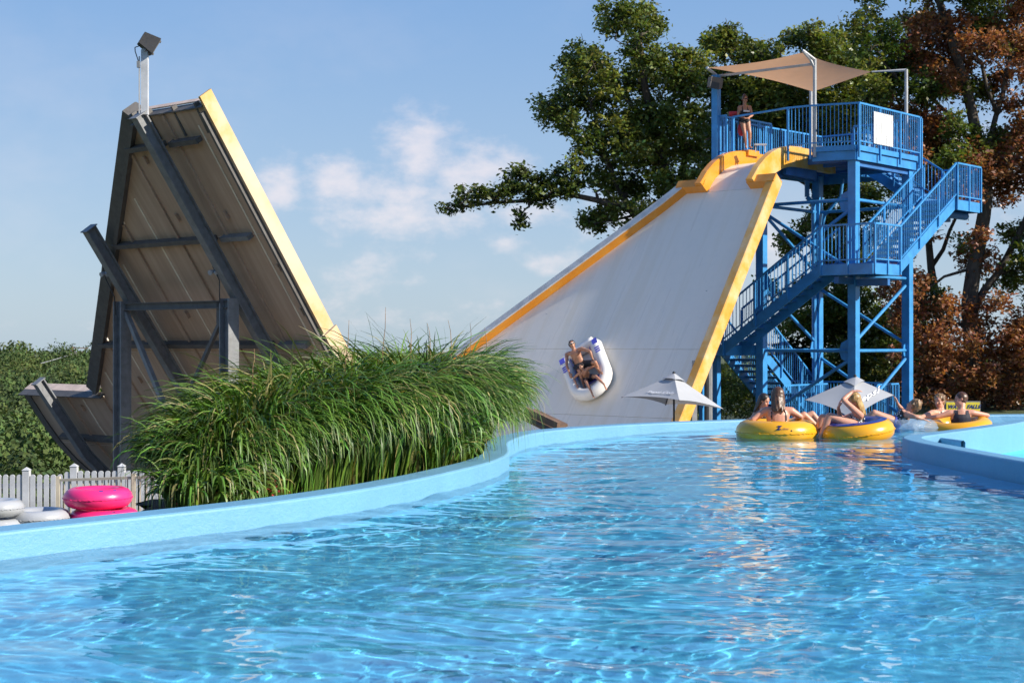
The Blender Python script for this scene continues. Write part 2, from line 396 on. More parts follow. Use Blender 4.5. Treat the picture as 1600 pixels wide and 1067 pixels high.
def inpoly(x, y, poly):
    c = np.zeros(x.shape, bool); n = len(poly)
    for i in range(n):
        x0, y0 = poly[i][:2]; x1, y1 = poly[(i+1) % n][:2]
        if y0 == y1: continue
        h = ((y0 > y) != (y1 > y)) & (x < (x1-x0)*(y-y0)/(y1-y0)+x0); c ^= h
    return c
def smooth_line(pts, step=.25, closed=False):   # Catmull-Rom resample
    P = [np.array(p, float) for p in pts]; n = len(P); out = []
    for i in range(n if closed else n-1):
        p1 = P[i]; p2 = P[(i+1) % n]; p0 = P[i-1] if (closed or i > 0) else 2*p1-p2; p3 = P[(i+2) % n] if (closed or i+2 < n) else 2*p2-p1
        k = max(1, int(np.linalg.norm(p2-p1)/step))
        for j in range(k):
            t = j/k; out.append(.5*((2*p1)+(-p0+p2)*t+(2*p0-5*p1+4*p2-p3)*t*t+(-p0+3*p1-3*p2+p3)*t**3))
    if not closed: out.append(P[-1])
    return out
def text_mesh(name, body, size, mat, parent, origin, ex, ey, shear=0, extrude=.002, bold=0, align='CENTER', fn=None):
    cu = bpy.data.curves.new(name, 'FONT'); cu.body = body; cu.size = size; cu.extrude = extrude; cu.shear = shear; cu.offset = bold
    cu.align_x = align; cu.align_y = 'CENTER'; cu.resolution_u = 3
    tmp = bpy.data.objects.new('tmp', cu); col.objects.link(tmp)
    dg = bpy.context.evaluated_depsgraph_get(); dg.update()
    me = bpy.data.meshes.new_from_object(tmp.evaluated_get(dg)); bpy.data.objects.remove(tmp)
    ex = Vector(ex).normalized(); ey = Vector(ey).normalized(); ez = ex.cross(ey).normalized(); origin = Vector(origin)
    for v in me.vertices:
        p = v.co.copy()
        v.co = fn(p) if fn else origin+ex*p.x+ey*p.y+ez*p.z
    me.materials.clear(); me.materials.append(mat); me.name = name
    return link(name, me, parent)

# ------------------------------------------------------------------ pool
def Yw(py, z=.18): return (HC-z)*F/(py-CY)
def wp(px, py, z=.18): Y = Yw(py, z); return ((px-800)/F*Y, Y, z)
left_front = [(-9, -6, .18), (-7.4, 1, .18), (-5.9, 5.2, .18), (-4.6, 8.0, .18)]+[wp(*p) for p in
    [(0, 831), (200, 809), (400, 787), (550, 766.5), (650, 748.5), (720, 733), (770, 720), (794, 708.5), (795, 699), (796, 690), (818, 680.5), (850, 674), (900, 669)]]+[wp(1000, 662.5, .155)]
far = [wp(1140, 657, .125), wp(1300, 653, .12), wp(1450, 650, .13), wp(1600, 648, .135), (11.5, 26.4, .14), (15, 24, .14), (17.5, 19, .14), (18.5, 12, .14), (18.5, 3, .14), (18.5, -6, .14)]
outer = smooth_line(left_front+far, .3)
def wall_strip(name, line, out_sign, thick, zbot, mat, parent=None, topmat=None, closed=False):
    n = len(line); P = [Vector((p[0], p[1], 0)) for p in line]
    rings = []
    for i in range(n):
        a = P[(i-1) % n] if (closed or i > 0) else P[i]; b = P[(i+1) % n] if (closed or i < n-1) else P[i]
        d = (b-a).normalized(); nn = Vector((-d.y, d.x, 0))*out_sign; z = line[i][2]
        q = P[i]; ch = .022
        rings.append([q+UP*zbot, q+UP*(z-ch), q+nn*.006+UP*(z-ch*.4), q+nn*ch+UP*z, q+nn*(thick-ch)+UP*z, q+nn*thick+UP*(z-ch), q+nn*thick+UP*zbot])
    if closed: rings.append(rings[0])
    return MB().sweep(rings, closed=False).build(name, mat, parent, smooth=False)
pool_wall = wall_strip('pool_wall', outer, 1, .30, -1.9, M['pool_wall']); pool_wall['kind'] = 'structure'
isl = [(5.02, 19.75, .18), (5.35, 20.3, .18), (6.3, 21.6, .18), (7.2, 22.8, .19), (7.95, 23.8, .2), (9.2, 24.0, .2), (11.5, 23.2, .2), (13.5, 20.5, .18), (14.5, 15, .18), (14.5, 8, .18), (14.5, -6, .18),
       (11.2, -6, .18), (9.6, 2, .18), (8.0, 7, .18), (6.6, 10.4, .18), (5.75, 13, .18), (5.22, 15.5, .18), (4.98, 17.6, .18), (4.9, 19.0, .18)]
isl_s = smooth_line(isl, .3, True)
island = wall_strip('island_wall', isl_s, -1, .26, -1.2, M['pool_wall'], closed=True); island['kind'] = 'structure'
outer_xy = [(p[0], p[1]) for p in outer]; isl_xy = [(p[0], p[1]) for p in isl_s]
def grid_clip(name, xs, ys, zf, keep, mat, smooth=True):
    X, Y = np.meshgrid(xs, ys, indexing='ij'); nx, ny = X.shape
    Z = zf(X, Y); idx = np.arange(nx*ny).reshape(nx, ny)
    f = np.stack([idx[:-1, :-1], idx[1:, :-1], idx[1:, 1:], idx[:-1, 1:]], -1).reshape(-1, 4)
    cx = (X[:-1, :-1]+X[1:, 1:])/2; cyy = (Y[:-1, :-1]+Y[1:, 1:])/2
    f = f[keep(cx, cyy).ravel()]
    used = np.zeros(nx*ny, bool); used[f.ravel()] = True; remap = np.cumsum(used)-1
    V = np.stack([X.ravel(), Y.ravel(), Z.ravel()], -1)[used]
    return npmesh(name, V, remap[f], mat, smooth)
def grow(poly, d):       # crude offset along the normals of a polyline
    P = np.array(poly); n = len(P); T = np.roll(P, -1, 0)-np.roll(P, 1, 0)
    T[0] = P[1]-P[0]; T[-1] = P[-1]-P[-2]
    T /= np.linalg.norm(T, axis=1)[:, None]+1e-9
    return P+np.stack([-T[:, 1], T[:, 0]], -1)*d
pool_poly = [tuple(p) for p in grow(outer_xy, .15)]
isl_in = [tuple(p) for p in grow(isl_xy, -.13)]
def in_pool(x, y): return inpoly(x, y, pool_poly) & ~inpoly(x, y, isl_in)
def waves(X, Y):
    rg = np.random.default_rng(3); Z = np.zeros_like(X)
    wx = X+.22*np.sin(.9*Y+.4*X)+.12*np.sin(2.3*Y-1.3*X+1); wy = Y+.20*np.sin(1.1*X+.7)+.10*np.sin(2.9*X+1.7*Y)
    for i in range(96):
        lam = .085*(1.5/.085)**rg.random()**1.15; th = rg.normal(1.35, .85); k = 2*math.pi/lam
        amp = .00128*lam**1.03*(.6+.8*rg.random())
        if lam > 1.2: amp *= .8
        Z += amp*np.sin(k*(wx*math.cos(th)+wy*math.sin(th))+rg.random()*6.28)
    mod = .75+.35*np.sin(.5*X+.3*Y+1)*np.sin(.37*Y-.2*X)+.15*np.sin(1.3*X-.8*Y)
    return Z*mod
def spaced(knots):
    out = [knots[0][0]]
    for (a, sa), (b, sb) in zip(knots[:-1], knots[1:]):
        while out[-1] < b-1e-6:
            t = (out[-1]-a)/(b-a); out.append(out[-1]+sa+(sb-sa)*t)
    return np.array(out)
xs = spaced([(-9.5, .3), (-5.2, .05), (-3.6, .024), (4.4, .025), (9.5, .06), (19, .35)])
ys = spaced([(-6, .3), (4.0, .06), (5.5, .019), (9, .023), (16, .045), (27.5, .08)])
water = grid_clip('pool_water', xs, ys, waves, in_pool, M['water']); water['kind'] = 'structure'
floor = grid_clip('pool_floor', np.arange(-9.5, 19.5, .25), np.arange(-6, 28, .25), lambda x, y: 0*x-.55, in_pool, M['pool_floor'], False); floor['kind'] = 'structure'
water.cycles.is_caustics_caster = True
for o in (floor, pool_wall, island): o.cycles.is_caustics_receiver = True

# island interior: shallow blue trough at the tip, gravel further right, a low wall turned from the sun in place of the shaded recess
grid_clip('island_floor', np.arange(4.5, 15, .2), np.arange(-6, 25, .2), lambda x, y: 0*x-.22, lambda x, y: inpoly(x, y, isl_in), M['pool_floor'], False)['kind'] = 'structure'
def grav(x, y): return .10+.05*np.sin(2.1*x+y)+.03*np.sin(5*x-3*y)-.30*np.clip((y-17.2+.3*(x-5.5))/1.0, 0, 1)
grid_clip('gravel_bed', np.arange(4.5, 15, .1), np.arange(-6, 25, .1), grav, lambda x, y: inpoly(x, y, isl_in) & (y < 20.8), M['gravel'], True)['kind'] = 'structure'
w_ = wall_strip('island_recess_stand_in', [(5.50, 21.0, .13), (5.62, 20.4, .13), (5.76, 19.7, .13)], 1, .06, -.3, M['pool_wall']); w_['kind'] = 'structure'

# ------------------------------------------------------------------ terrain
def gauss(x, y, cx, cy_, r): return np.exp(-(((x-cx)**2+(y-cy_)**2)/(r*r)))
def canopy_top(D): return np.interp(D, [50, 65, 120, 180, 260, 330, 600], [-4.2, -3.6, -2.9, -2.1, .1, -3, -14])
def hterr(x, y):
    x = np.asarray(x, float); y = np.asarray(y, float)
    D = np.sqrt(x*x+y*y)
    base = -1.15-.95*np.clip((y-17)/9, 0, 1)*np.clip((5-x)/6, 0, 1)
    base = base-3.2*gauss(x, y, -4.5, 41, 8.5)-1.4*gauss(x, y, -14, 46, 12)
    base = base-.35*gauss(x, y, 3.5, 34, 5)
    fall = np.clip((D-47)/13, 0, 1)**1.2*np.clip((14-x)/22, 0, 1)+np.clip((D-85)/40, 0, 1)*np.clip((x+8)/22, 0, 1)
    fall = np.clip(fall, 0, 1)
    farz = canopy_top(D)-7.5
    z = base*(1-fall)+farz*fall
    return z+np.clip((D-30)/40, 0, 1)*.25*np.sin(x*.31)*np.sin(y*.27)
gx = spaced([(-2500, 150), (-400, 25), (-60, 2.5), (-12, .8), (26, .8), (90, 5), (400, 40), (2500, 200)])
gy = spaced([(-300, 50), (-12, 1.5), (60, 1.0), (120, 4), (500, 30), (3000, 220)])
# the terrain stays below the pool shell
GX, GY = np.meshgrid(gx, gy, indexing='ij')
terr = grid_clip('ground', gx, gy, hterr, lambda x, y: np.ones(x.shape, bool), M['ground'], True); terr['kind'] = 'structure'
pad = grid_clip('bounce_pad', np.arange(-20, 10, .8), np.arange(24.5, 56, .8), lambda x, y: hterr(x, y)+.05, lambda x, y: ((x+5)/12.5)**2+((y-39.5)/13.5)**2 < 1, M['concrete'], True); pad['kind'] = 'structure'  # pale pad added to bounce warm light up onto the slide underside
# planting bed held behind the pool wall
bed_line = [(p[0], p[1]) for p in outer if 10.75 < p[1] < 21 and p[0] < .6]
bed_out = [tuple(q) for q in grow(bed_line, .29)]
bed_far = [tuple(q) for q in grow(bed_line, 3.6)]
bed_poly = bed_out+bed_far[::-1]
def bedz(x, y):
    x = np.asarray(x, float); 
    d = np.min(np.hypot(x[..., None]-np.array(bed_out)[:, 0], np.asarray(y)[..., None]-np.array(bed_out)[:, 1]), -1)
    return -.06-.02*np.sin(3*x+2*y)-1.6*np.clip((d-2.2)/1.6, 0, 1)**1.5
bed = grid_clip('planting_bed', np.arange(-11, 3, .16), np.arange(2, 24, .16), bedz, lambda x, y: inpoly(x, y, bed_poly) & (x > -.240*y), M['soil']); bed['kind'] = 'structure'

# ------------------------------------------------------------------ half-pipe water slide
UC = -11.85; RR = 6.35; SL = math.tan(math.radians(55))
def prof(u):
    if u > -2.3:                                   # chute curling off the deck
        if u >= -.15: return 6.72
        R2 = 2.63; d = -.15-u; return 6.72-(R2-math.sqrt(R2*R2-d*d)) if d < 2.154 else 5.60-(d-2.154)*SL
    a = abs(u-UC)
    zb = -3.36
    if a < RR*math.sin(math.radians(55)): return zb+RR-math.sqrt(RR*RR-a*a)
    a0 = RR*math.sin(math.radians(55)); return zb+RR*(1-math.cos(math.radians(55)))+(a-a0)*SL
def pn(u):                                          # surface normal on the riding side
    e = .02; dzdu = (prof(u+e)-prof(u-e))/(2*e)
    return (AX*(-dzdu)+UP).normalized()
VR = 1.45
def vmax(u):
    t = max(-21.6, min(-2.2, u))
    if t > -5.95: return 4.25+1.71*(-2.2-t)
    if t < -17.62: return 4.0+1.83*(t+21.6)
    return 14.0 if t > -13 else 14.35
base_pt = Lw(-11.85, 6, -4.7)
slide = thing('water_slide', base_pt, 'tall white half-pipe water slide with faded yellow edges below the blue tower', 'water slide')
def us(a, b, step=.35): k = max(2, int(abs(b-a)/step)+1); return [a+(b-a)*i/(k-1) for i in range(k)]
def panel(name, u0, u1, va, vb, mat, th=.07, gap=.003):
    rows = []; d = 1 if u1 > u0 else -1
    for u in us(u0+gap*d, u1-gap*d):
        vm = vmax(u) if vb == 'edge' or True else vb
        b = min(vb if vb != 'edge' else 99, vm) if u < -2.19 else vb
        if b-va < .05: b = va+.05
        rows.append((u, va+gap, b-gap))
    rings = []
    for (u, a, b) in rows:
        n = pn(u); z = prof(u); pa = Lw(u, a, z); pb = Lw(u, b, z)
        rings.append([pa, pb, pb-n*th, pa-n*th])
    return MB().sweep(rings).build(name, mat, slide)
def m_two(rings): pass
# riding surface: panels with real joints
def shell(u0, u1, va, vb):
    """white top skin and raw underside skin of one moulded panel"""
    p = panel('slide_panel', u0, u1, va, vb, M['slide_white'])
    me = p.data; me.materials.append(M['under'])
    for f in me.polygons:
        uu = (Vector(f.center)-P0).dot(AX)
        if f.normal.dot(pn(uu)) < -.3: f.material_index = 1
    return p
shell(2.25, .7, 2.05, 3.55); shell(.7, -.9, 2.05, 3.55); shell(-.9, -2.2, 2.05, 3.55)
SEAM = [-2.2, -5.36, -6.62, -9.2, -11.85, -14.5, -16.6, -18.35, -20.0, -21.6]
for i in range(len(SEAM)-1):
    u0, u1 = SEAM[i], SEAM[i+1]
    if u1 > -7: strips = [VR, 'edge']
    else: strips = [VR if u1 > -13 else 1.80, 3.05, 4.65, 6.25, 7.85, 9.45, 11.05, 12.65, 14.35]
    for a, b in zip(strips[:-1], strips[1:]):
        hi = max(vmax(u0-.01), vmax(u1+.01))
        if a > hi-.1: continue
        # clip the rows where the strip has run out of the outline
        uu0, uu1 = u0, u1
        if b != 'edge':
            ok = [u for u in us(u0, u1, .05) if vmax(u) > a+.06]
            if not ok: continue
            uu0, uu1 = max(ok), (max(min(ok), -17.6) if a > 11 else min(ok))
            if uu0-uu1 < .1: continue
        shell(uu0, uu1, a, b)
# edge rails: hollow yellow box section following the edge
def rail(name, path, mat, w=.28, h0=-.10, h1=.29, side=1, topmat=None):
    rings = []
    for i, (u, v) in enumerate(path):
        a = path[max(i-1, 0)]; b = path[min(i+1, len(path)-1)]
        pa = Lw(a[0], a[1], prof(a[0])); pb = Lw(b[0], b[1], prof(b[0])); t = (pb-pa).normalized()
        n = pn(u); s = n.cross(t).normalized()*side; p = Lw(u, v, prof(u)); e = .025
        rings.append([p+n*h0, p+n*(h1-e), p+s*e+n*h1, p+s*(w-e)+n*h1, p+s*w+n*(h1-e), p+s*w+n*h0])
    o = MB().sweep(rings).build(name, mat, slide)
    if topmat:
        o.data.materials.append(topmat)
        for f in o.data.polygons:
            uu = (Vector(f.center)-P0).dot(AX)
            if f.normal.dot(pn(uu)) > .7: f.material_index = 1
    return o
M['edge_grey'] = painted('faded_pale_gelcoat', (.62, .60, .56), .4, .2)
M['yellow_pale'] = m_slide_pale(); M['sealant'] = painted('pale_sealant', (.80, .70, .55), .6, .15); M['peach_edge'] = painted('pinkish_cream_gelcoat', (.80, .60, .46), .5, .25)
def seg(pts, step=.4):
    out = []
    for (a, b), (c, d) in zip(pts[:-1], pts[1:]):
        k = max(1, int(math.hypot(c-a, d-b)/step)); out += [(a+(c-a)*i/k, b+(d-b)*i/k) for i in range(k)]
    return out+[pts[-1]]
def ulist(v, u0, u1): return [(u, v(u) if callable(v) else v) for u in us(u0, u1, .3)]
rail('edge_rail', ulist(VR, -2.05, -9.2), M['yellow_faded'], side=1, topmat=M['yellow'])
rail('edge_rail', ulist(VR, -9.2, -14.5), M['yellow_faded'], side=1, topmat=M['yellow'])
rail('edge_rail', ulist(lambda u: VR+.35*min(1, (-14.5-u)/1.5), -14.5, -18.6), M['yellow_pale'], side=1, h0=-.07, h1=.33, w=.06)
rail('edge_rail', ulist(1.80, -18.62, -21.72), M['yellow_pale'], side=1, h0=-.07, h1=.26, w=.06)
rail('edge_rail', ulist(vmax, -2.2, -5.94), M['yellow'], side=-1, topmat=M['edge_grey'])
rail('edge_rail', ulist(14.0, -5.95, -11.85), M['yellow'], side=-1, topmat=M['edge_grey'])
rail('edge_rail', ulist(14.35, -11.85, -17.60), M['galv_dark'], side=-1)
rail('edge_rail', ulist(vmax, -17.63, -21.6), M['galv_dark'], side=-1)
# chute side rails and the two shoulders
rail('chute_rail', ulist(2.05, 2.2, -2.2), M['yellow_faded'], side=1, w=.24, h1=.40, h0=-.20)
rail('chute_rail', ulist(3.55, 2.2, -2.2), M['yellow'], side=-1, w=.24, h1=.40, h0=-.10)
def cross_rail(name, u, v0, v1, mat, dirn, w=.26, h0=-.1, h1=.29):
    n = pn(u-.15); t = AX-n*AX.dot(n); t.normalize(); t *= dirn
    rings = []
    for v in (v0, v1):
        p = Lw(u, v, prof(u)); rings.append([p+n*h0, p+n*h1, p+t*w+n*h1, p+t*w+n*h0])
    return MB().sweep(rings).build(name, mat, slide)
cross_rail('shoulder_rail', -2.2, VR-.28, 2.07, M['yellow'], 1)
cross_rail('shoulder_rail', -2.2, 3.53, 4.5, M['yellow'], 1)
cross_rail('end_rail', -21.62, 1.82, 4.24, M['peach_edge'], -1, w=.03, h0=.12, h1=.25)
cross_rail('shoulder_rail', -17.60, 11.4, 14.63, M['peach_edge'], -1, w=.03, h0=.002, h1=.27)
cross_rail('end_plate', -21.6, 1.82, 4.24, M['galv_dark'], -1, w=.028, h0=-.12, h1=.118)  # dark sheet added for the shaded recess under the end rail
cross_rail('end_plate', -17.60, 10.9, 14.6, M['galv_dark'], -1, w=.028, h0=-.24, h1=-.001)  # dark sheet closing the gap, stands for the shade below the lip
cross_rail('shoulder_rail', -5.95, 10.6, 14.2, M['yellow'], 1)
# stiffening frame under the far (left) panel
def under(u, v, off): return Lw(u, v, prof(u))-pn(u)*off
def purlin(u, v0, v1, mat, w=.10, h=.16, off=.07): return MB().bar(under(u, v0, off+h/2), under(u, v1, off+h/2), w, h, pn(u)).build('purlin', mat, slide)
for u in (-21.25, -20.0, -18.5, -16.8, -14.6):
    v1 = min(14, vmax(u)); 
    if u in (-20.0, -18.5): purlin(u, 3.42, v1-.03, M['galv_dark']); purlin(u, 2.3, 3.18, M['galv'], off=.07, h=.15)
    elif u == -21.25: purlin(u, 3.42, v1-.03, M['galv_dark']); purlin(u, 2.3, 3.18, M['galv_dark'])
    else: purlin(u, 1.6, v1-.03, M['galv_dark'])
for a, b in ((2.42, .25), (5.2, .25)): pass
# flanged joints between strips, running down the slope, with sealed light joints beside them
for k, v in enumerate([3.05, 4.65, 6.25, 7.85, 9.45, 11.05, 12.65]):
    ok = [u for u in us(-13, -21.58, .1) if vmax(u) > v+.1 ]
    if len(ok) < 4: continue
    u_hi = min(ok)
    rings = []
    for u in us(-13, u_hi, .5):
        p = under(u, v, .068); n = pn(u); rings.append([p-BX*.035, p+BX*.035, p+BX*.035-n*.05, p-BX*.035-n*.05])
    MB().sweep(rings).build('joint_flange', M['under'], slide)
for v in (2.2, 3.9, 5.4, 7.1, 8.8, 10.3, 12.0):
    ok = [u for u in us(-13, -21.5, .1) if vmax(u) > v+.1]
    if len(ok) < 4: continue
    rings = []
    for u in us(-13, min(ok)+.1, .5):
        p = under(u, v, .068); n = pn(u); rings.append([p-BX*.02, p+BX*.02, p+BX*.02-n*.014, p-BX*.02-n*.014])
    MB().sweep(rings).build('joint_sealant', M['sealant'], slide)
# lifting lugs moulded on the underside
lug = None; rl = random.Random(4)
for u in (-21.0, -20.35, -19.5, -19.0, -17.9, -17.3, -16.2):
    for v in (2.0, 2.75, 4.3, 5.8, 7.4, 9.0, 10.6, 12.2):
        if v > vmax(u)-.4 or rl.random() < .25: continue
        n = pn(u); p = under(u+rl.uniform(-.1, .1), v, .10)
        t = (AX-n*AX.dot(n)).normalized()
        MB().box(p, (.13, .07, .09), t, BX, n).box(p-t*.085-n*.02, (.05, .055, .05), t, BX, n).build('lifting_lug', M['under'], slide)
# bolts along the right edge flange and dark side frame
b_ = MB()
for i in range(46):
    u = -21.5+i*.085
    for v in (1.92,): p = under(u, v, .085); b_.box(p, (.03, .03, .02), BX, AX, pn(u))
b_.build('edge_bolts', M['galv_dark'], slide)
rings = []
for u in us(-16, -21.55, .4):
    n = pn(u); p = under(u, 1.82, .07); rings.append([p, p+BX*.06, p+BX*.06-n*.10, p-n*.10])
MB().sweep(rings).build('edge_flange', M['galv_dark'], slide)
# flange hanging below the left edge
rings = []
for u in us(-17.66, -21.55, .4):
    n = pn(u); p = under(u, vmax(u)-.16, .07); rings.append([p, p+BX*.14, p+BX*.14-n*.14, p-n*.14])
MB().sweep(rings).build('edge_flange', M['galv_dark'], slide)
# small cross stiffeners in the open top frame
for v in (2.0, 2.7, 3.5, 4.0): MB().bar(under(-21.66, v, .02), under(-21.3, v, .05), .04, .12, pn(-21.5)).build('stiffener', M['galv_dark'], slide)
for v in (): MB().bar(under(-17.46, v, .05), under(-17.2, v, .05), .04, .12, pn(-18)).build('stiffener', M['galv_dark'], slide)
# main beams
def slope_beam(v, u0, u1, off=.42, w=.17, h=.24, mat='galv'):
    pts = [under(u, v, off) for u in us(u0, u1, 2.0 if u1 < -17 else 1.0)]
    m = MB()
    for a, b in zip(pts[:-1], pts[1:]): m.ibeam(a, b+(b-a).normalized()*.03, w, h, pn((u0+u1)/2), .025)
    return m
def straight_beam(v, uA, uB, off=.42, **k):
    a = under(uA, v, off); b = under(uB, v, off); return MB().ibeam(a, b, .19, .26, pn(-19.5), .03)
for v, ua in ((3.3, -21.7), (7.0, -20.35), (12.85, -17.95)):
    st = straight_beam(v, ua, -16.6)
    st.build('support_beam', M['galv'], slide)
    a = under(-16.6, v, .42); pts = [under(u, v, .42) for u in (-16.6, -15.8, -14.4, -13, -11.85)]
    m = MB()
    for p, q in zip(pts[:-1], pts[1:]): m.ibeam(p, q, .19, .26, UP, .03)
    m.build('support_beam', M['galv'], slide)
    # end plate on the beam top
    e = under(ua, v, .42); d = (e-under(ua+1, v, .42)).normalized()
    MB().box(e+d*.012, (.24, .32, .02), BX, pn(-19.5), d).build('end_plate', M['galv'], slide)
def column(p_top, z0, w=.24, mat='galv'):
    m = MB(); x = Vector((1, 0, 0)); m.bar((p_top.x, p_top.y, z0), p_top, w, .025, Vector((0, 1, 0)))
    m = MB(); a = Vector((p_top.x, p_top.y, z0)); b = p_top
    for s in (-1, 1): m.box((a+b)/2+BX*s*w/2, (.03, w, (b-a).z), BX, AX, UP)
    m.box((a+b)/2, (w-.031, .022, (b-a).z), BX, AX, UP)
    return m.build('support_column', M[mat], slide)
c1 = under(-19.35, 7.0, .62); c2 = under(-19.35, 3.3, .62)
column(c1, -4.4, .27); column(c2, -4.4, .27)
MB().ibeam(c1+Vector((0, 0, -.12)), c2+Vector((0, 0, -.12)), .13, .16, UP, .02).build('strut', M['galv_dark'], slide)
mid = (c1+c2)/2; mid.z = -.2
MB().bar(c1-UP*.25+BX*-.15, mid+BX*.15, .10, .10).build('brace', M['galv'], slide); MB().bar(c2-UP*.3+BX*.15, mid-BX*.15, .08, .08).build('brace', M['galv_dark'], slide)
g = MB(); g.box(c2-UP*.28+BX*.2, (.4, .02, .45), BX, AX, UP); g.build('gusset_plate', M['galv_dark'], slide)
# thin black cable tied along the beams
MB().path([c1-UP*.3-AX*.16, c1+UP*.1-AX*.2, c1+UP*.5-AX*.25+BX*.25, c1+UP*.9-AX*.3+BX*.35], .012, 5).build('cable', M['black'], slide)
MB().path([c2-UP*.1-AX*.16+BX*.1, c2+UP*.35-AX*.2+BX*.05, c2+UP*.65-AX*.3+BX*.15], .012, 5).build('cable', M['black'], slide)
for c in (c1+UP*.62+BX*.28-AX*.24, c2+UP*.55+BX*.18-AX*.24):
    MB().tube(c, c+Vector((-.07, -.1, -.04)), .03, .055, 8).tube(c, c+Vector((.07, -.08, -.04)), .03, .05, 8).box(c, (.08, .05, .06)).build('floodlight', M['pole'], slide)
# supports of the right-hand panel and trough
for u, v in ((-4.2, 2.2), (-4.6, 7.6), (-7.6, 12.9), (-11.8, 2.0), (-11.8, 8), (-11.8, 13.6)):
    p = under(u, v, .08); MB().tube((p.x, p.y, hterr(p.x, p.y)-.3), p, .11, n=10).build('support_post', M['galv'], slide)
p = Lw(-5.0, VR+.2, 0); q = at(1085, 620, 40.6)
MB().box((q.x, q.y, -.9), (.13, .13, 3.6)).build('support_post', M['pole'], slide)
for u in (-3.6, -6.4): MB().bar(under(u, VR+.1, .2), under(u, vmax(u)-.2, .2), .12, .2, pn(u)).build('purlin', M['galv_dark'], slide)

# post with a black box lamp on top of the left panel
pp = under(-21.64, 3.25, .40)
lampp = thing('lamp_post', pp+UP*.12, 'white metal post carrying a black box floodlight on the tip of the left slide panel', 'floodlight')
MB().box(pp+Vector((.02, .03, .72)), (.13, .10, 1.25)).build('post', M['white_vinyl'], lampp)
MB().box(pp+Vector((-.075, -.02, .66)), (.02, .03, 1.1)).build('conduit', M['pole'], lampp)
MB().box(pp+Vector((-.085, -.04, 1.05)), (.06, .06, .12)).build('junction_box', M['galv'], lampp)
c = pp+Vector((.10, .0, 1.47)); d = Vector((.80, .35, -.50)).normalized(); sd = Vector((.35, -.9, 0)).normalized(); upv = d.cross(sd)*-1
hd = MB(); e0 = .13; e1 = .20
cs = []
for t, w, h in ((-.17, .12, .12), (.15, .17, .17)):
    cs.append([c+d*t-sd*w-upv*h, c+d*t+sd*w-upv*h, c+d*t+sd*w+upv*h, c+d*t-sd*w+upv*h])
hd.hexa(cs[0]+cs[1]).build('lamp_housing', M['black'], lampp)
MB().box(c+d*.158, (.30, .30, .012), sd, upv, d).box(c+d*.17+upv*.14, (.06, .03, .04), sd, upv, d).box(c+d*.17-upv*.14, (.06, .03, .04), sd, upv, d).build('lamp_front', M['galv_dark'], lampp)
MB().bar(pp+UP*1.3, c-upv*.10, .05, .07).build('bracket', M['pole'], lampp)
MB().path([pp+Vector((-.085, -.04, 1.1)), pp+Vector((-.15, -.04, 1.30)), pp+Vector((-.16, -.02, 1.38)), pp+Vector((-.06, 0, 1.42))], .010, 5).build('cable', M['black'], lampp)

# ------------------------------------------------------------------ blue access tower
tower = thing('slide_tower', Lw(1.6, 1.5, -1.1), 'bright blue steel tower with stairs and railed deck at the top of the slide', 'tower')
U2, V2 = 3.317, 3.07
PC = {'a': (0, 0), 'b': (U2, 0), 'c': (0, V2), 'd': (U2, V2)}
GZ = -1.15
DZ = 7.0
for k, (u, v) in PC.items():
    MB().box(Lw(u, v, (GZ+6.6)/2), (.25, .25, 6.6-GZ), AX, BX, UP).build('column', M['blue_steel'], tower)
    MB().box(Lw(u, v, GZ+.03), (.5, .5, .06), AX, BX, UP).build('base_plate', M['blue_shade'], tower)
def brace(p, zp, q, zq, r=.05, tr=.12):
    a = Lw(*PC[p], zp); b = Lw(*PC[q], zq); d = (b-a).normalized()
    MB().tube(a+d*tr, b-d*tr, r, n=10).build('brace', M['blue_steel'], tower)
for p, q in (('a', 'b'), ('b', 'd'), ('c', 'd'), ('a', 'c')):
    for z in (1.13, 5.47): brace(p, z, q, z)
brace('a', 3.3, 'b', 3.3); brace('b', 3.3, 'd', 3.3)
brace('a', 1.35, 'b', 3.15); brace('a', -.9, 'b', .95); brace('d', 3.1, 'b', 1.3); brace('d', .95, 'b', -.95)
brace('c', .95, 'd', -.9) if False else None
brace('c', 3.1, 'd', 1.3); brace('c', -.9, 'a', .95); brace('c', 5.3, 'a', 3.4); brace('c', 3.3, 'a', 5.25); brace('c', 5.3, 'd', 3.5)
for k, z in (('a', 1.13), ('a', 5.4), ('d', 1.13), ('b', 1.13), ('c', 3.2), ('d', 3.3)):
    u, v = PC[k]; w = .52 if k in 'ad' else .34
    ring = []
    cpt = Lw(u, v, z)
    s = {'a': BX, 'd': -AX, 'b': -AX, 'c': -BX}[k]
    pts = [(0, -w*.8), (w*.75, -w*.45), (w*.9, 0), (w*.75, w*.45), (0, w*.8)]
    nrm = s.cross(UP).normalized()*.012
    m = MB(); poly = [cpt+s*x+UP*y for x, y in pts]
    m.sweep([[p-nrm for p in poly], [p+nrm for p in poly]]).build('gusset_plate', M['blue_steel'], tower)
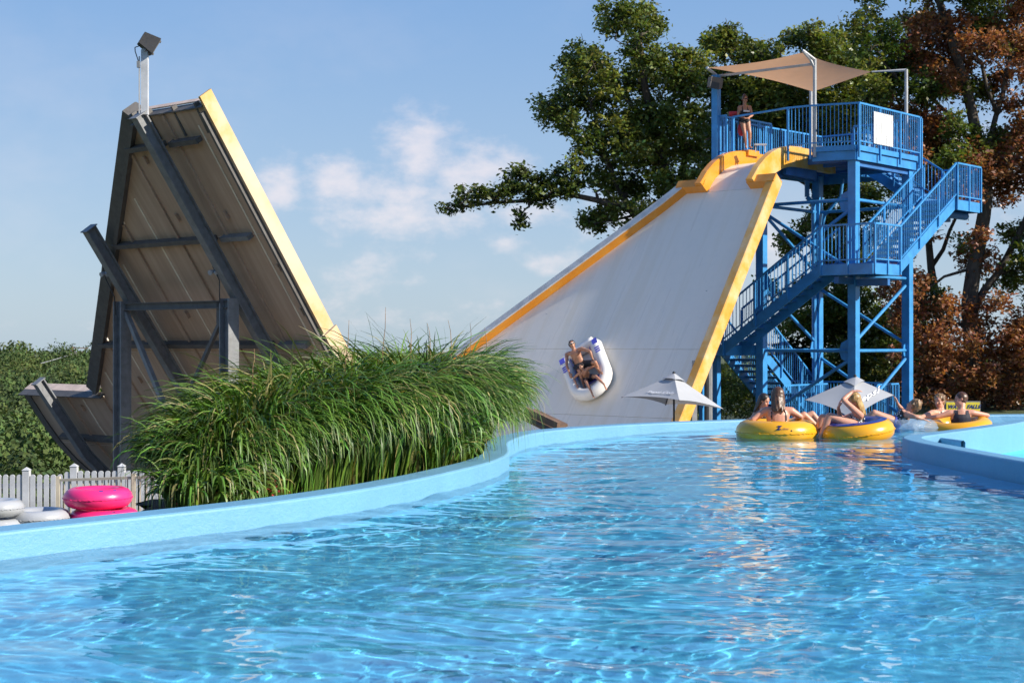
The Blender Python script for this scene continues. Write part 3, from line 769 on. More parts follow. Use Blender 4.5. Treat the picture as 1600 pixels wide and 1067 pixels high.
# deck
deck_uv = [(-.15, -.15), (3.55, -.15), (3.55, 1.95), (5.55, 1.95), (5.55, 4.1), (.1, 4.35), (-.62, 4.2), (-.62, 3.84), (2.3, 3.84), (2.3, 1.72), (.7, 1.60), (-.5, 1.05)]
def uvpoly(l): return [tuple(Lw(u, v)[:2]) for u, v in l]
MB().prism(uvpoly(deck_uv), DZ-.07, DZ).build('deck_floor', M['blue_shade'], tower)
def edge_beam(uv0, uv1, z0, z1, t=.06, name='fascia'):
    a = Lw(*uv0); b = Lw(*uv1); d = (b-a).normalized(); n = Vector((d.y, -d.x, 0))
    z = (z0+z1)/2
    return MB().bar(a+UP*z+n*t/2, b+UP*z+n*t/2, t, z1-z0).build(name, M['blue_steel'], tower)
n = len(deck_uv)
ccw = deck_uv[::-1] if False else deck_uv
for i in range(n):
    a, b = deck_uv[i], deck_uv[(i+1) % n]
    if i in (8, 9, 10): continue
    edge_beam(a, b, DZ-.42, DZ-.16, .05); edge_beam(a, b, DZ-.155, DZ-.005, .11, 'deck_edge')
for u in (.6, 1.5, 2.4, 3.2): MB().bar(Lw(u, 0, DZ-.22), Lw(u, 3.9, DZ-.22), .1, .28).build('joist', M['blue_shade'], tower)
for v in (.0, V2): MB().bar(Lw(-.1, v, DZ-.42), Lw(3.5, v, DZ-.42), .16, .30).build('main_beam', M['blue_shade'], tower)
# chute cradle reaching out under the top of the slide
MB().bar(Lw(-.45, 2.15, 6.36), Lw(-2.0, 2.15, 5.3), .10, .25).build('chute_beam', M['blue_shade'], tower)
MB().bar(Lw(1.2, 1.95, 6.42), Lw(-.55, 1.95, 6.42), .12, .30).build('chute_beam', M['blue_shade'], tower)
MB().bar(Lw(1.2, 3.6, 6.42), Lw(-.55, 3.6, 6.42), .12, .30).build('chute_beam', M['blue_shade'], tower)
MB().bar(Lw(-.45, 3.5, 6.36), Lw(-2.0, 3.5, 5.3), .10, .25).build('chute_beam', M['blue_shade'], tower)

def railing(pts, height=1.13, base=.10, post_every=1.25, post_w=.055, bal=.115, drop=.0, closed_posts=True, off=None, name='railing', bars=True):
    """pts: floor-level points; builds rails, posts that run down over the fascia, and balusters"""
    r_ = MB(); r2_ = MB()
    for a, b in zip(pts[:-1], pts[1:]):
        r_.bar(a+UP*height, b+UP*height, .05, .05); r2_.bar(a+UP*base, b+UP*base, .04, .035)
    o = r_.build(name, M['blue_steel'], tower); r2_.build('bottom_rail', M['blue_steel'], o)
    bm_ = MB()
    for i, (a, b) in enumerate(zip(pts[:-1], pts[1:])):
        L_ = (Vector((b.x, b.y, 0))-Vector((a.x, a.y, 0))).length; k = max(1, round(L_/post_every)); d = (b-a)
        hd_ = Vector((d.x, d.y, 0)).normalized(); nn = Vector((-hd_.y, hd_.x, 0))
        for j in range(k+1):
            if j == 0 and i > 0: continue
            p = a+d*(j/k)
            MB().box(p+UP*((height-.026-drop)/2), (post_w, post_w, height-.026+drop), hd_, nn, UP).build('post', M['blue_steel'], o)
        nb = int(L_/bal)
        for j in range(1, nb):
            p = a+d*(j/nb); s = .008
            bm_.box(p+UP*((height+base)/2), (.017, .017, height-base-.06), hd_, nn, UP)
    if bars and bm_.v:
        x = bm_.build('balusters', M['blue_steel'], o); x['kind'] = 'stuff'
    return o
def rl(uvz): return [Lw(u, v, z) for u, v, z in uvz]
e = .13
railing(rl([(3.55, -.15-e, DZ), (-.15-e*.4, -.15-e, DZ), (-.5-e, 1.05, DZ), (-.56-e, 1.75, DZ)]), 1.18, .10, 1.15, drop=.36)
railing(rl([(3.55+e, -.15-e, DZ), (3.55+e, .55, DZ)]), 1.18, .1, .7, drop=.36)
railing(rl([(3.5, .55, DZ), (3.5, 1.9, DZ)]), 1.1, .1, .7)
railing(rl([(-.62, 3.9, DZ), (-.62, 4.28, DZ), (.1, 4.45, DZ), (5.55, 4.2, DZ), (5.62, 1.95, DZ)]), 1.18, .10, 1.2)
railing(rl([(-.62, 4.2, DZ), (.5, 3.9, DZ), (1.9, 3.9, DZ)]), 1.18, .10, .6)
# start gate bar across the chute
MB().bar(Lw(-.69, 1.75, DZ+1.18), Lw(-.5, 3.75, DZ+1.13), .05, .05).build('gate_bar', M['blue_steel'], tower)
MB().box(Lw(-.5, 3.75, DZ+.57), (.06, .06, 1.14), AX, BX, UP).build('gate_post', M['blue_steel'], tower)
# white corrugated panel tied to the railing
m = MB(); 
for k in range(15):
    u = .62+k*.078
    m.box(Lw(u, -.15-e-.045+(.008 if k % 2 else 0), DZ+.56), (.077, .012, .92), AX, BX, UP)
m.build('white_panel', M['white_panel'], tower)
# stairs
def flight(u0, v0, z0, u1, v1, z1, w, side, rails=(1, 1), hrail=1.08):
    """from the low end (u0,v0,z0) to the high end, stair lies between the line and the line shifted by side*w"""
    a = Lw(u0, v0, z0); b = Lw(u1, v1, z1); run = Vector((b.x-a.x, b.y-a.y, 0)); d = run.normalized(); s = side.normalized()
    st = MB()
    for k in (0, 1):
        o = s*(w*k)+(s*(-.025 if k == 0 else .025))
        st.bar(a+o-UP*.12, b+o-UP*.12, .05, .30)
    o = st.build('stringer_pair', M['blue_steel'], tower)
    k = max(3, round((z1-z0)/.19)); 
    for i in range(k):
        p = a+(b-a)*((i+.5)/k); p.z = z0+(z1-z0)*(i+.75)/k-.03
        m = MB().box(p+s*w/2, (.29, w-.012, .035), d, s, UP).box(p+s*w/2-d*.13-UP*.035, (.02, w-.012, .06), d, s, UP)
        m.build('tread', M['grate'], o)
    for kk in (0, 1):
        if not rails[kk]: continue
        off = s*(w*kk)+s*(-.075 if kk == 0 else .075)
        railing([a+off, b+off], hrail, .16, 1.25, drop=.20)
    return o
ZB, ZA, ZC_ = 3.58, 1.30, 5.68
# flight up to landing B along the left side
flight(-1.05, 3.71, ZA, -1.05, .41, ZB, .88, AX)
# landing B wrapping the near corner
lb = [(-1.08, -1.2), (.38, -1.2), (.38, -.17), (-.14, -.17), (-.14, .44), (-1.08, .44)]
MB().prism(uvpoly(lb), ZB-.06, ZB).build('landing_floor', M['blue_shade'], tower)
def landing_edges(l, z, skip=(), h=.30):
    for i in range(len(l)):
        if i in skip: continue
        edge_beam(l[i], l[(i+1) % len(l)], z-h-.02, z-.02, .06)
landing_edges(lb, ZB)
railing(rl([(-1.15, .42, ZB), (-1.15, -1.27, ZB), (.36, -1.27, ZB)]), 1.08, .10, .8, drop=.3)
MB().bar(Lw(-1.0, 0, ZB-.45), Lw(1.2, 0, ZB-.45), .14, .2).build('main_beam', M['blue_shade'], tower)
MB().bar(Lw(0, -1.1, ZB-.5), Lw(0, 0, ZB-.5), .14, .2).build('main_beam', M['blue_shade'], tower)
# flight to landing C along the right side
flight(.38, -1.18, ZB, 4.0, -1.18, ZC_, .98, BX)
lc = [(3.98, -1.22), (5.6, -1.22), (5.6, -.05), (3.98, -.05)]
MB().prism(uvpoly(lc), ZC_-.06, ZC_).build('landing_floor', M['blue_shade'], tower)
landing_edges(lc, ZC_)
railing(rl([(4.0, -1.28, ZC_), (5.66, -1.28, ZC_), (5.66, -.05, ZC_)]), 1.08, .10, .85, drop=.3)
MB().tube(Lw(4.1, -.9, ZC_-.42), Lw(5.4, -.9, ZC_-.42), .12, n=10).build('main_beam', M['blue_shade'], tower)
MB().bar(Lw(3.317, 0, ZC_-.5), Lw(5.5, -.3, ZC_-.46), .14, .2).build('main_beam', M['blue_shade'], tower)
# flight from landing C to the deck, running left behind the columns
flight(4.35, -.05, ZC_, 4.35, 1.95, DZ, 1.15, AX)
# low landing A and the bottom flight
la = [(-1.08, 3.68), (-.16, 3.68), (-.16, 3.28), (.22, 3.28), (.22, 4.75), (-1.08, 4.75)]
MB().prism(uvpoly(la), ZA-.06, ZA).build('landing_floor', M['blue_shade'], tower)
landing_edges(la, ZA)
railing(rl([(-1.14, 3.7, ZA), (-1.14, 4.8, ZA), (.2, 4.8, ZA)]), 1.08, .10, .9, drop=.3)
flight(3.75, 3.3, -1.1, .22, 3.3, ZA, 1.35, BX)
MB().box(Lw(-.9, 4.6, (ZA+GZ)/2-.1), (.14, .14, ZA-GZ-.25), AX, BX, UP).build('column', M['blue_steel'], tower)
# railings round the foot of the tower
railing(rl([(2.2, .45, -1.05), (3.9, .6, -1.05), (4.6, 2.5, -1.05), (4.6, 5.0, -1.05)]), 1.15, .1, 1.0)
railing(rl([(-.2, 2.2, -1.05), (2.4, 2.2, -1.05)]), 1.15, .1, 1.0)
# drain pipes with bends beside the rear column
u, v = PC['d']
MB().path([Lw(u-.35, v+.18, 6.5), Lw(u-.35, v+.18, 5.95), Lw(u-.22, v+.02, 5.72), Lw(u-.22, v-.02, -1.0)], .075, 10).build('drain_pipe', M['blue_steel'], tower)
MB().path([Lw(u+.25, v-.75, 6.5), Lw(u+.2, v-.7, 5.95), Lw(u-.02, v-.25, 5.35), Lw(u-.05, v-.2, 4.9)], .05, 10).build('drain_pipe', M['blue_steel'], tower)
# tall corner post with speaker
cp = at(1119, 240, 46.3)
post = thing('speaker_post', (cp.x, cp.y, hterr(cp.x, cp.y)), 'tall blue post with a brown box loudspeaker beside the standing lifeguard', 'post')
zt = 9.42
MB().box((cp.x, cp.y, (zt+GZ)/2), (.20, .20, zt-GZ), AX, BX, UP).build('pole', M['blue_steel'], post)
MB().box((cp.x-.06, cp.y-.22, 9.15), (.38, .26, .30), (1, .3, -.15), (-.3, 1, 0)).build('loudspeaker', M['brown_box'], post)
MB().box((cp.x-.1, cp.y-.37, 9.05), (.30, .02, .20), (1, .3, -.15), (-.3, 1, 0)).build('speaker_grille', M['black'], post)
MB().bar(Lw(-.6, 4.22, DZ-.2), (cp.x, cp.y, DZ-.2), .08, .1).build('bracket', M['blue_steel'], post)
# entry mats at the chute head, white grated blocks
for px in (1188, 1243, 1283):
    q = at(px, 224, 45.6 if px < 1200 else 46.2); m = MB()
    m.box((q.x, q.y, DZ+.24), (.36, .14, .04))
    m.box((q.x-.14, q.y, DZ+.12), (.03, .05, .21)); m.box((q.x+.14, q.y, DZ+.12), (.03, .05, .21)); m.build('grab_bar', M['white_vinyl'], tower)

# ------------------------------------------------------------------ shade sail on its posts
sail = thing('shade_sail', Lw(1.5, 1.8, DZ), 'tan fabric shade sail stretched on grey poles over the top deck', 'shade sail')
cL = at(1106, 106, 46.0); cN = at(1253, 82.5, 44.1); cR = at(1362, 112.5, 46.9); cF = at(1270, 143.5, 48.6)
def sailp(s, t):
    p = cL*(1-s)*(1-t)+cN*s*(1-t)+cF*(1-s)*t+cR*s*t; c = (cL+cN+cR+cF)/4
    es = 4*s*(1-s); et = 4*t*(1-t); pull = .13*max(es*(1-et), et*(1-es))
    q = p+(c-p)*pull; q.z -= .16*es*et+.10*es*(1-et)*t; return q
n_ = 20; rows = [[sailp(i/n_, j/n_) for j in range(n_+1)] for i in range(n_+1)]
mm = MB(); mm.sweep(rows, closed=False).build('canopy', M['sail'], sail, smooth=True)
nb = at(1273, 228, 44.2); fb = at(1267, 224, 48.8); rb = at(1416, 178, 46.8)
for q, zt_ in ((nb, 9.52), (fb, cF.z+.05), (rb, 9.68)):
    MB().tube((q.x, q.y, DZ-.3), (q.x, q.y, zt_), .052, n=10).build('pole', M['pole'], sail)
MB().path([Vector((nb.x, nb.y, 9.25)), Vector((nb.x-.12, nb.y, 9.5)), cN+Vector((.05, 0, .03))], .045, 8).build('arm', M['pole'], sail)
MB().path([Vector((nb.x, nb.y, 9.5)), cN+Vector((.02, 0, .06))], .045, 8).build('arm', M['pole'], sail)
MB().path([Vector((rb.x, rb.y, 9.66)), cR], [.045, .02], 8).build('arm', M['pole'], sail)
MB().path([Vector((cp.x, cp.y, 9.42)), cL+Vector((-.03, 0, .0))], .045, 8).build('arm', M['white_vinyl'], sail)
MB().path([Vector((cp.x+.1, cp.y, 9.40)), Vector((nb.x, nb.y, 9.38))], .04, 8).build('cross_pipe', M['pole'], sail)

# ------------------------------------------------------------------ leaves, trees, grass
def leaf_quads(C, size, rg, flat=.5, asp=.6, out=None):
    """one folded-flat diamond per centre"""
    n = len(C); nrm = rg.normal(size=(n, 3)); nrm[:, 2] = np.abs(nrm[:, 2])+flat
    if out is not None: nrm = out+.42*rg.normal(size=(n, 3))
    nrm /= np.linalg.norm(nrm, axis=1)[:, None]
    t = rg.normal(size=(n, 3)); t -= nrm*np.sum(t*nrm, 1)[:, None]; t /= np.linalg.norm(t, axis=1)[:, None]; b = np.cross(nrm, t)
    sz = (size*(.65+.7*rg.random(n)))[:, None] if np.ndim(size) == 0 else (size*(.65+.7*rg.random(n)))[:, None]
    V = np.stack([C-t*sz*.5, C+b*sz*asp*.5+nrm*sz*.10, C+t*sz*.5, C-b*sz*asp*.5+nrm*sz*.10], 1).reshape(-1, 3)
    return V, np.arange(4*n).reshape(n, 4)
def crown(name, blobs, mat, parent, rg, leaf=.15, dens=1.0, cl_r=.26, per=15):
    """blobs: (centre, radius, colour) -> clumps of leaves spread through each blob, leaving gaps"""
    Cs = []; Ts = []
    for c, r, colr in blobs:
        k = max(4, int(dens*7.5*(r/.3)**2)); d = rg.normal(size=(k, 3)); d /= np.linalg.norm(d, axis=1)[:, None]
        cc = np.array(c)+d*(r*rg.random(k)**.42)[:, None]*np.array([1, 1, .85])
        cr = cl_r*(.6+.8*rg.random(k))
        for i in range(k):
            m = int(per*(.6+.8*rg.random())); p = cc[i]+rg.normal(size=(m, 3))*cr[i]*np.array([.55, .55, .42]); Cs.append(p)
            tone = np.array(colr)*(.75+.5*rg.random()); Ts.append(tone[None]*(.8+.4*rg.random((m, 1)))*(1+.10*rg.normal(size=(m, 3))))
    C = np.concatenate(Cs); T = np.clip(np.concatenate(Ts), .004, 1)
    V, Fq = leaf_quads(C, leaf, rg)
    return npmesh(name, V, Fq, mat, False, T, parent)
def limb(mb, pts, r0, r1, n=7):
    pts = [Vector(p) for p in pts]; rings = []; L = len(pts)
    for i, p in enumerate(pts):
        d = (pts[min(i+1, L-1)]-pts[max(i-1, 0)]).normalized(); x = d.cross(Vector((.3, 1, .1))).normalized(); y = d.cross(x)
        r = r0+(r1-r0)*(i/(L-1)); rings.append([p+x*math.cos(6.2832*k/n)*r+y*math.sin(6.2832*k/n)*r for k in range(n)])
    mb.sweep(rings)
def wiggle(a, b, rg, amp=.12, n=6, sag=0):
    a = np.array(a, float); b = np.array(b, float); L = np.linalg.norm(b-a); out = []
    for i in range(n+1):
        t = i/n; p = a+(b-a)*t; p[2] += sag*L*4*t*(1-t); 
        if 0 < i < n: p += rg.normal(size=3)*amp*L*.35
        out.append(p)
    return out
def oak(name, label, group, trunk, limbs, blobs, rg, leaf=.15, dens=1., r0=.35, twig=True, per=15, cat='tree', cl_r=.26):
    """trunk: points; limbs: list of point lists with radii; each blob hangs on a twig from the nearest limb"""
    t = thing(name, trunk[0], label, cat, group); mb = MB(); nodes = []
    ts = smooth_line([tuple(p) for p in trunk], .8); limb(mb, ts, r0, r0*.35, 9); nodes += [(np.array(p), r0*(1-.65*i/len(ts))) for i, p in enumerate(ts)]
    for pts, ra, rb in limbs:
        q = smooth_line([tuple(p) for p in pts], .7); q = [np.array(p)+rg.normal(size=3)*.05 for p in q]; limb(mb, q, ra, rb)
        nodes += [(p, ra+(rb-ra)*i/len(q)) for i, p in enumerate(q)]
    NP = np.array([p for p, _ in nodes]); 
    order = sorted(blobs, key=lambda b: np.min(np.linalg.norm(NP-np.array(b[0]), axis=1)))
    for c, r, colr in order:
        c = np.array(c); d = np.linalg.norm(NP-c, axis=1)+np.clip(NP[:, 2]-c[2], 0, 9)*.8; j = int(np.argmin(d))
        rr = min(nodes[j][1]*.7, .11); w = wiggle(nodes[j][0], c, rg, .22, 5, .04); limb(mb, w, rr, .022, 5)
        for i, p in enumerate(w[1:]): nodes.append((p, rr*(1-.16*i)))
        NP = np.array([p for p, _ in nodes])
        for k in range(5):
            e_ = c+rg.normal(size=3)*r*.5; limb(mb, wiggle(c+(w[-2]-c)*rg.random(), e_, rg, .2, 3), .022, .008, 4)
    mb.build('trunk', M['bark'], t, smooth=True)
    crown('crown', blobs, M['leaf'], t, rg, leaf, dens, cl_r, per)
    return t
G_OAK = (.11, .15, .034); G_OAK2 = (.18, .215, .05); G_BROWN = (.34, .155, .08); G_BROWN2 = (.25, .115, .06); G_LIGHT = (.17, .23, .05)
rg = np.random.default_rng(11)
def mkblobs(lst, Y, spread, cols, rg, k=1.0, fill=1):
    out = []
    for px, py, r in lst:
        for j in range(fill):
            y = Y+rg.uniform(-spread, spread); p = at(px+rg.normal()*r*.25*j, py+rg.normal()*r*.25*j, y)
            out.append((tuple(p), r*k*y/F, cols[int(rg.random()*len(cols))]))
    return out
# --- big oak in the middle, with the long limb reaching left
A = [(975,20,26),(1005,22,24),(1028,42,18),(950,38,20),(940,12,12),(1000,58,28),(1018,88,28),(985,80,16),(905,88,26),(930,98,32),(884,98,16),(950,132,36),(900,124,24),(1000,132,42),(1050,116,28),
     (1078,126,30),(1060,92,24),(1092,98,22),(908,160,30),(960,182,42),(1020,184,46),(1066,176,38),(848,165,17),(866,180,24),(888,195,22),(872,152,14),(922,222,32),(970,240,42),(1030,240,44),(1072,230,36),
     (902,262,20),(932,275,27),(985,290,36),(1040,292,34),(1078,282,26),(922,345,20),(945,338,20),(965,326,22),(1000,330,22),(982,356,12),(935,358,10),(1040,330,22),(1085,325,22)]
LIMB = [(698,326,11),(712,322,12),(730,313,15),(750,300,15),(745,318,10),(775,310,16),(800,298,20),(802,276,17),(828,300,20),(850,285,18),(872,276,17),(846,315,12),(815,338,9),(812,350,7),(886,298,18),(820,272,14),(905,285,16),(860,300,14)]
YA = 61
tr = [at(1095, 640, YA), at(1075, 480, YA), at(1055, 380, YA), at(1035, 250, YA), at(1010, 150, YA), at(998, 60, YA)]
lm = [([at(1058, 395, YA), at(985, 330, YA-.5), at(930, 312, YA-1), at(880, 300, YA-1), at(830, 314, YA-1), at(775, 318, YA-1), at(715, 322, YA-1)], .20, .03),
      ([at(1030, 375, YA), at(985, 330, YA+.5), at(948, 250, YA+.5), at(925, 170, YA), at(908, 110, YA)], .17, .04),
      ([at(948, 250, YA+.5), at(905, 220, YA), at(870, 180, YA)], .09, .03),
      ([at(1050, 350, YA), at(1070, 250, YA+1), at(1075, 160, YA+1), at(1085, 110, YA+1)], .15, .04),
      ([at(1020, 200, YA), at(975, 150, YA-.5), at(940, 105, YA-.5)], .10, .03), ([at(1000, 330, YA), at(950, 345, YA-.6), at(925, 350, YA-.6)], .07, .02)]
oak('oak_tree', 'large dark green oak with one long limb reaching left over the white slide', 'trees behind the slide', tr, lm,
    mkblobs(A, YA, 1.6, [G_OAK, G_OAK, G_OAK2], rg, 1.0, 2)+mkblobs(LIMB, YA-1, .4, [G_OAK, (.06, .085, .022)], rg, 1.0, 2), rg, .185, .72)
# --- green tree straight behind the tower
B = [(1122,66,24),(1138,58,18),(1160,85,28),(1186,80,16),(1110,130,28),(1150,150,46),(1200,165,46),(1250,150,46),(1282,82,32),(1262,58,20),(1240,62,14),(1300,95,34),(1335,110,34),(1205,118,22),
     (1152,205,38),(1118,232,26),(1200,215,42),(1250,205,42),(1300,185,42),(1108,200,26),(1340,170,36),(1105,270,18),(1296,290,30),(1320,250,34),(1340,300,34),(1305,345,22),(1232,385,15),(1256,352,14),(1246,372,12),(1282,332,18),
     (1300,400,34),(1322,470,40),(1290,520,40),(1340,560,46),(1380,520,44),(1350,420,36),(1262,455,22),(1225,470,16),(1205,452,12),(1240,500,26)]
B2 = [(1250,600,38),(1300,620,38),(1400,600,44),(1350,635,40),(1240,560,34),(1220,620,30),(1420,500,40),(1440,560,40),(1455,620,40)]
YB = 65
tr = [at(1330, 650, YB), at(1325, 520, YB), at(1300, 400, YB), at(1270, 280, YB), at(1240, 180, YB), at(1220, 120, YB)]
lm = [([at(1300, 400, YB), at(1340, 300, YB), at(1330, 180, YB), at(1300, 100, YB)], .15, .04), ([at(1280, 300, YB), at(1200, 240, YB), at(1150, 170, YB), at(1130, 80, YB)], .14, .03),
      ([at(1310, 430, YB), at(1260, 380, YB-.5), at(1235, 385, YB-.5)], .07, .02), ([at(1325, 500, YB), at(1270, 470, YB), at(1220, 465, YB)], .08, .02)]
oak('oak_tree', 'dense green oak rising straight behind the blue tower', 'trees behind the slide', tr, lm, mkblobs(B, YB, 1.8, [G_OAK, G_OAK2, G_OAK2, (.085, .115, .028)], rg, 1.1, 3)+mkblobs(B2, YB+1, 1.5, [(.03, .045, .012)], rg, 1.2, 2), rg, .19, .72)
# --- browning tree at the right
YC = 58
poly = [(1352, -60), (1640, -110), (1800, 40), (1780, 640), (1420, 640), (1392, 500), (1405, 330), (1378, 230), (1345, 130), (1335, 40)]
gaps = [(1392, 8, 16), (1408, 380, 14), (1440, 12, 12), (1583, 130, 16), (1592, 330, 22), (1545, 330, 18), (1470, 400, 26), (1492, 440, 24), (1570, 400, 16), (1535, 455, 14), (1590, 465, 18), (1505, 520, 12), (1536, 195, 14), (1510, 170, 10), (1432, 345, 14), (1560, 500, 12), (1560, 190, 14), (1478, 350, 18)]
C_ = []; tries = 0
while len(C_) < 420 and tries < 30000:
    tries += 1; x = rg.uniform(1335, 1800); y = rg.uniform(-110, 630); r = rg.uniform(15, 27)
    if not inpoly(np.array(x), np.array(y), poly) or any(math.hypot(x-a, y-b) < c+r*.55 for a, b, c in gaps): continue
    if any(math.hypot(x-a, y-b) < (r+c)*.41 for a, b, c in C_): continue
    C_.append((x, y, r))
bl = []
for x, y, r in C_:
    g = mnoise.noise(Vector((x*.012, y*.012, 3.3)))+(.22 if y < 130 and x < 1440 else 0)-(.25 if y > 440 else 0)+(.1 if x < 1400 else 0)
    cs = [G_OAK, G_OAK2, (.06, .10, .02)] if g > .17 else [G_BROWN, G_BROWN, G_BROWN2]
    bl += mkblobs([(x, y, r)], YC, 2.2, cs, rg, 1.15, 1)
tr = [at(1528, 650, YC), at(1522, 560, YC), at(1515, 470, YC), at(1530, 380, YC), at(1542, 300, YC), at(1532, 240, YC), at(1508, 130, YC), at(1478, 40, YC), at(1460, -30, YC)]
lm = [([at(1520, 480, YC), at(1575, 400, YC), at(1610, 320, YC), at(1650, 200, YC)], .16, .05), ([at(1540, 300, YC), at(1556, 180, YC), at(1580, 90, YC), at(1598, -20, YC)], .14, .05),
      ([at(1532, 240, YC), at(1490, 190, YC), at(1450, 150, YC), at(1400, 120, YC), at(1360, 60, YC)], .10, .03), ([at(1556, 180, YC), at(1530, 100, YC), at(1480, 60, YC), at(1400, 20, YC)], .09, .03),
      ([at(1525, 420, YC), at(1480, 430, YC), at(1430, 460, YC)], .07, .02), ([at(1525, 600, YC), at(1580, 560, YC), at(1640, 540, YC)], .09, .03), ([at(1520, 560, YC), at(1460, 540, YC), at(1420, 520, YC)], .07, .02)]
oak('oak_tree', 'tall oak with rust brown dying leaves at the right edge', 'trees behind the slide', tr, lm, bl, rg, .165, .95, .36)
tr = [at(1478, 650, 61), at(1472, 520, 61), at(1455, 420, 61), at(1448, 330, 61), at(1440, 250, 61)]
oak('oak_tree', 'dark slim trunked tree standing just left of the rust brown oak', 'trees behind the slide', tr, [([at(1455, 420, 61), at(1500, 330, 61), at(1520, 270, 61)], .1, .03)],
    mkblobs([(1440, 250, 30), (1400, 200, 30), (1420, 290, 26), (1460, 210, 28), (1500, 250, 26), (1380, 120, 26), (1420, 100, 26), (1480, 120, 26), (1450, 40, 22), (1550, 250, 26), (1580, 230, 24), (1530, 60, 22)], 61, 1.5, [G_OAK, G_OAK2], rg, 1.2, 2), rg, .16, .8, .26)
# --- bushes and undergrowth
def bush(lst, Y, cols, label, cat='bush', leaf=.12, name='bush'):
    px, py, r = lst[0]; q = at(px, 660, Y); base = Vector((q.x, q.y, float(hterr(q.x, q.y))))
    t = thing(name, base, label, cat, 'bushes below the trees'); mb = MB()
    bl = mkblobs(lst, Y, .8, cols, rg, 1, 2)
    for c, r, _ in bl[::2]: limb(mb, wiggle(base, c, rg, .1, 4), .05, .015, 5)
    mb.build('stems', M['bark'], t); crown('crown', bl, M['leaf'], t, rg, leaf, 1.0, .24, 16)
bush([(1125, 590, 26), (1140, 620, 30), (1165, 640, 28), (1110, 640, 26), (1180, 605, 22), (1195, 645, 24), (1100, 600, 20)], 64, [G_LIGHT, G_OAK2], 'yellow green bushes under the lower stair, right of the slide edge')
bush([(1560, 620, 34), (1600, 600, 36), (1540, 650, 26), (1650, 610, 40), (1600, 645, 30), (1580, 575, 24)], 62, [(.035, .055, .014), G_OAK], 'dark green bush at the right edge below the brown oak')  # very dark green mixed with the oak green
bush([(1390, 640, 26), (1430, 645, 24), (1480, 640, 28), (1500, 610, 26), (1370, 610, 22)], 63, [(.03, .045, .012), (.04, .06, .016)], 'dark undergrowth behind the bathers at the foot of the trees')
bush([(1260, 640, 26), (1300, 650, 22), (1230, 650, 22), (1340, 650, 22)], 62, [(.05, .075, .018)], 'low green bush behind the base of the blue tower')
for (tx, ty, hh, lab) in () and ((11.9, 7.2, 5.6, 'young tree on the right bank of the pool, the farther of two, shading the water'), (11.3, 2.6, 5.4, 'young tree on the right bank of the pool, the nearer of two, shading the water')):
    b0 = Vector((tx, ty, .0)); bl = [(tuple(b0+Vector((rg.normal()*.9, rg.normal()*.9, hh*.70+rg.normal()*.7))), .62, [G_OAK2, G_LIGHT][int(rg.random()*2)]) for _ in range(20)]
    oak('young_tree', lab, 'young trees on the right bank', [b0, b0+Vector((.1, 0, 2)), b0+Vector((0, .1, hh*.8))], [], bl, rg, .12, .8, .11, cat='tree')
# --- wooded valley and ridge
Cs = []; Ts = []; Ss = []; Os = []
def far_crown(x, y, top, r, n, size, tone):
    d = rg.normal(size=(n, 3)); d[:, 2] = np.abs(d[:, 2])*.9-.25; d /= np.linalg.norm(d, axis=1)[:, None]
    lob = 1+.22*np.sin(3*np.arctan2(d[:, 1], d[:, 0])+rg.random()*6)*np.cos(4*d[:, 2]+rg.random()*6)+.12*np.sin(9*d[:, 0]+rg.random()*6)*np.sin(8*d[:, 1])
    c = np.array([x, y, top-r*.95]); p = c+d*(r*lob*(.82+.2*rg.random(n)))[:, None]*np.array([1, 1, .95])
    lump = rg.normal(size=(14, 3)); lump /= np.linalg.norm(lump, axis=1)[:, None]; k = np.argmax(d@lump.T, 1); dl = d-.80*lump[k]; p += lump[k]*.0+dl*0; od = d*.55+(d-lump[k]*.92)*3.0; od /= np.linalg.norm(od, axis=1)[:, None]
    p -= d*(r*.9*(1-np.max(d@lump.T, 1)))[:, None]
    Os.append(od); Cs.append(p); Ts.append(np.array(tone)[None]*rg.uniform(.7, 1.25)*(.8+.4*rg.random((n, 1)))*(1+.08*rg.normal(size=(n, 3)))); Ss.append(np.full(n, size))
tones = [(.072, .115, .028), (.062, .10, .026), (.095, .13, .03), (.11, .14, .03), (.052, .09, .024)]
D = 51.0
while D < 300:
    sp = 4.0+D*.014; 
    a = -.385
    while a < -.255:
        x = a*D+rg.normal()*.7; y = D+rg.normal()*1.2; r = rg.uniform(2.3, 3.5)+D*.004
        far_crown(x, y, float(canopy_top(math.hypot(x, y)))+rg.normal()*1.0+(.7 if D > 200 else 0), r, int(3200 if D < 110 else 1500 if D < 180 else 700), .16+D*.0010, tones[int(rg.random()*5)])
        a += sp/D
    D += sp*1.05
D = 75.0
while D < 300:
    sp = 7+D*.02; a = -.62
    while a < .6:
        if not -.39 < a < -.25 and not (D < 110 and a > .1):
            x = a*D+rg.normal(); y = D+rg.normal()*2; far_crown(x, y, float(canopy_top(math.hypot(x, y)))+rg.normal()*.7, rg.uniform(4, 6)+D*.008, 260, .5+D*.002, tones[int(rg.random()*5)])
        a += sp/D
    D += sp
C = np.concatenate(Cs); T = np.clip(np.concatenate(Ts), .004, 1); S_ = np.concatenate(Ss)
V, Fq = leaf_quads(C, S_, rg, .7, .8, np.concatenate(Os))
tag(npmesh('woodland', V, Fq, M['leaf_far'], False, T), 'green woodland filling the valley and ridge at the far left', 'woodland', None, 'stuff')
up_ = thing('utility_pole', (at(113, 560, 235).x, 235, -8), 'thin wooden utility pole above the far woodland ridge', 'utility pole')
q = at(113, 541, 235); MB().tube((q.x, 235, -8), q, .16, .12, 6).build('pole', M['timber'], up_)
MB().bar(q+Vector((-.2, 0, -.25)), q+Vector((2.4, 0, -.3)), .12, .14).bar(q+Vector((-.2, 0, -.9)), q+Vector((1.6, 0, -.9)), .1, .12).build('cross_arm', M['timber'], up_)
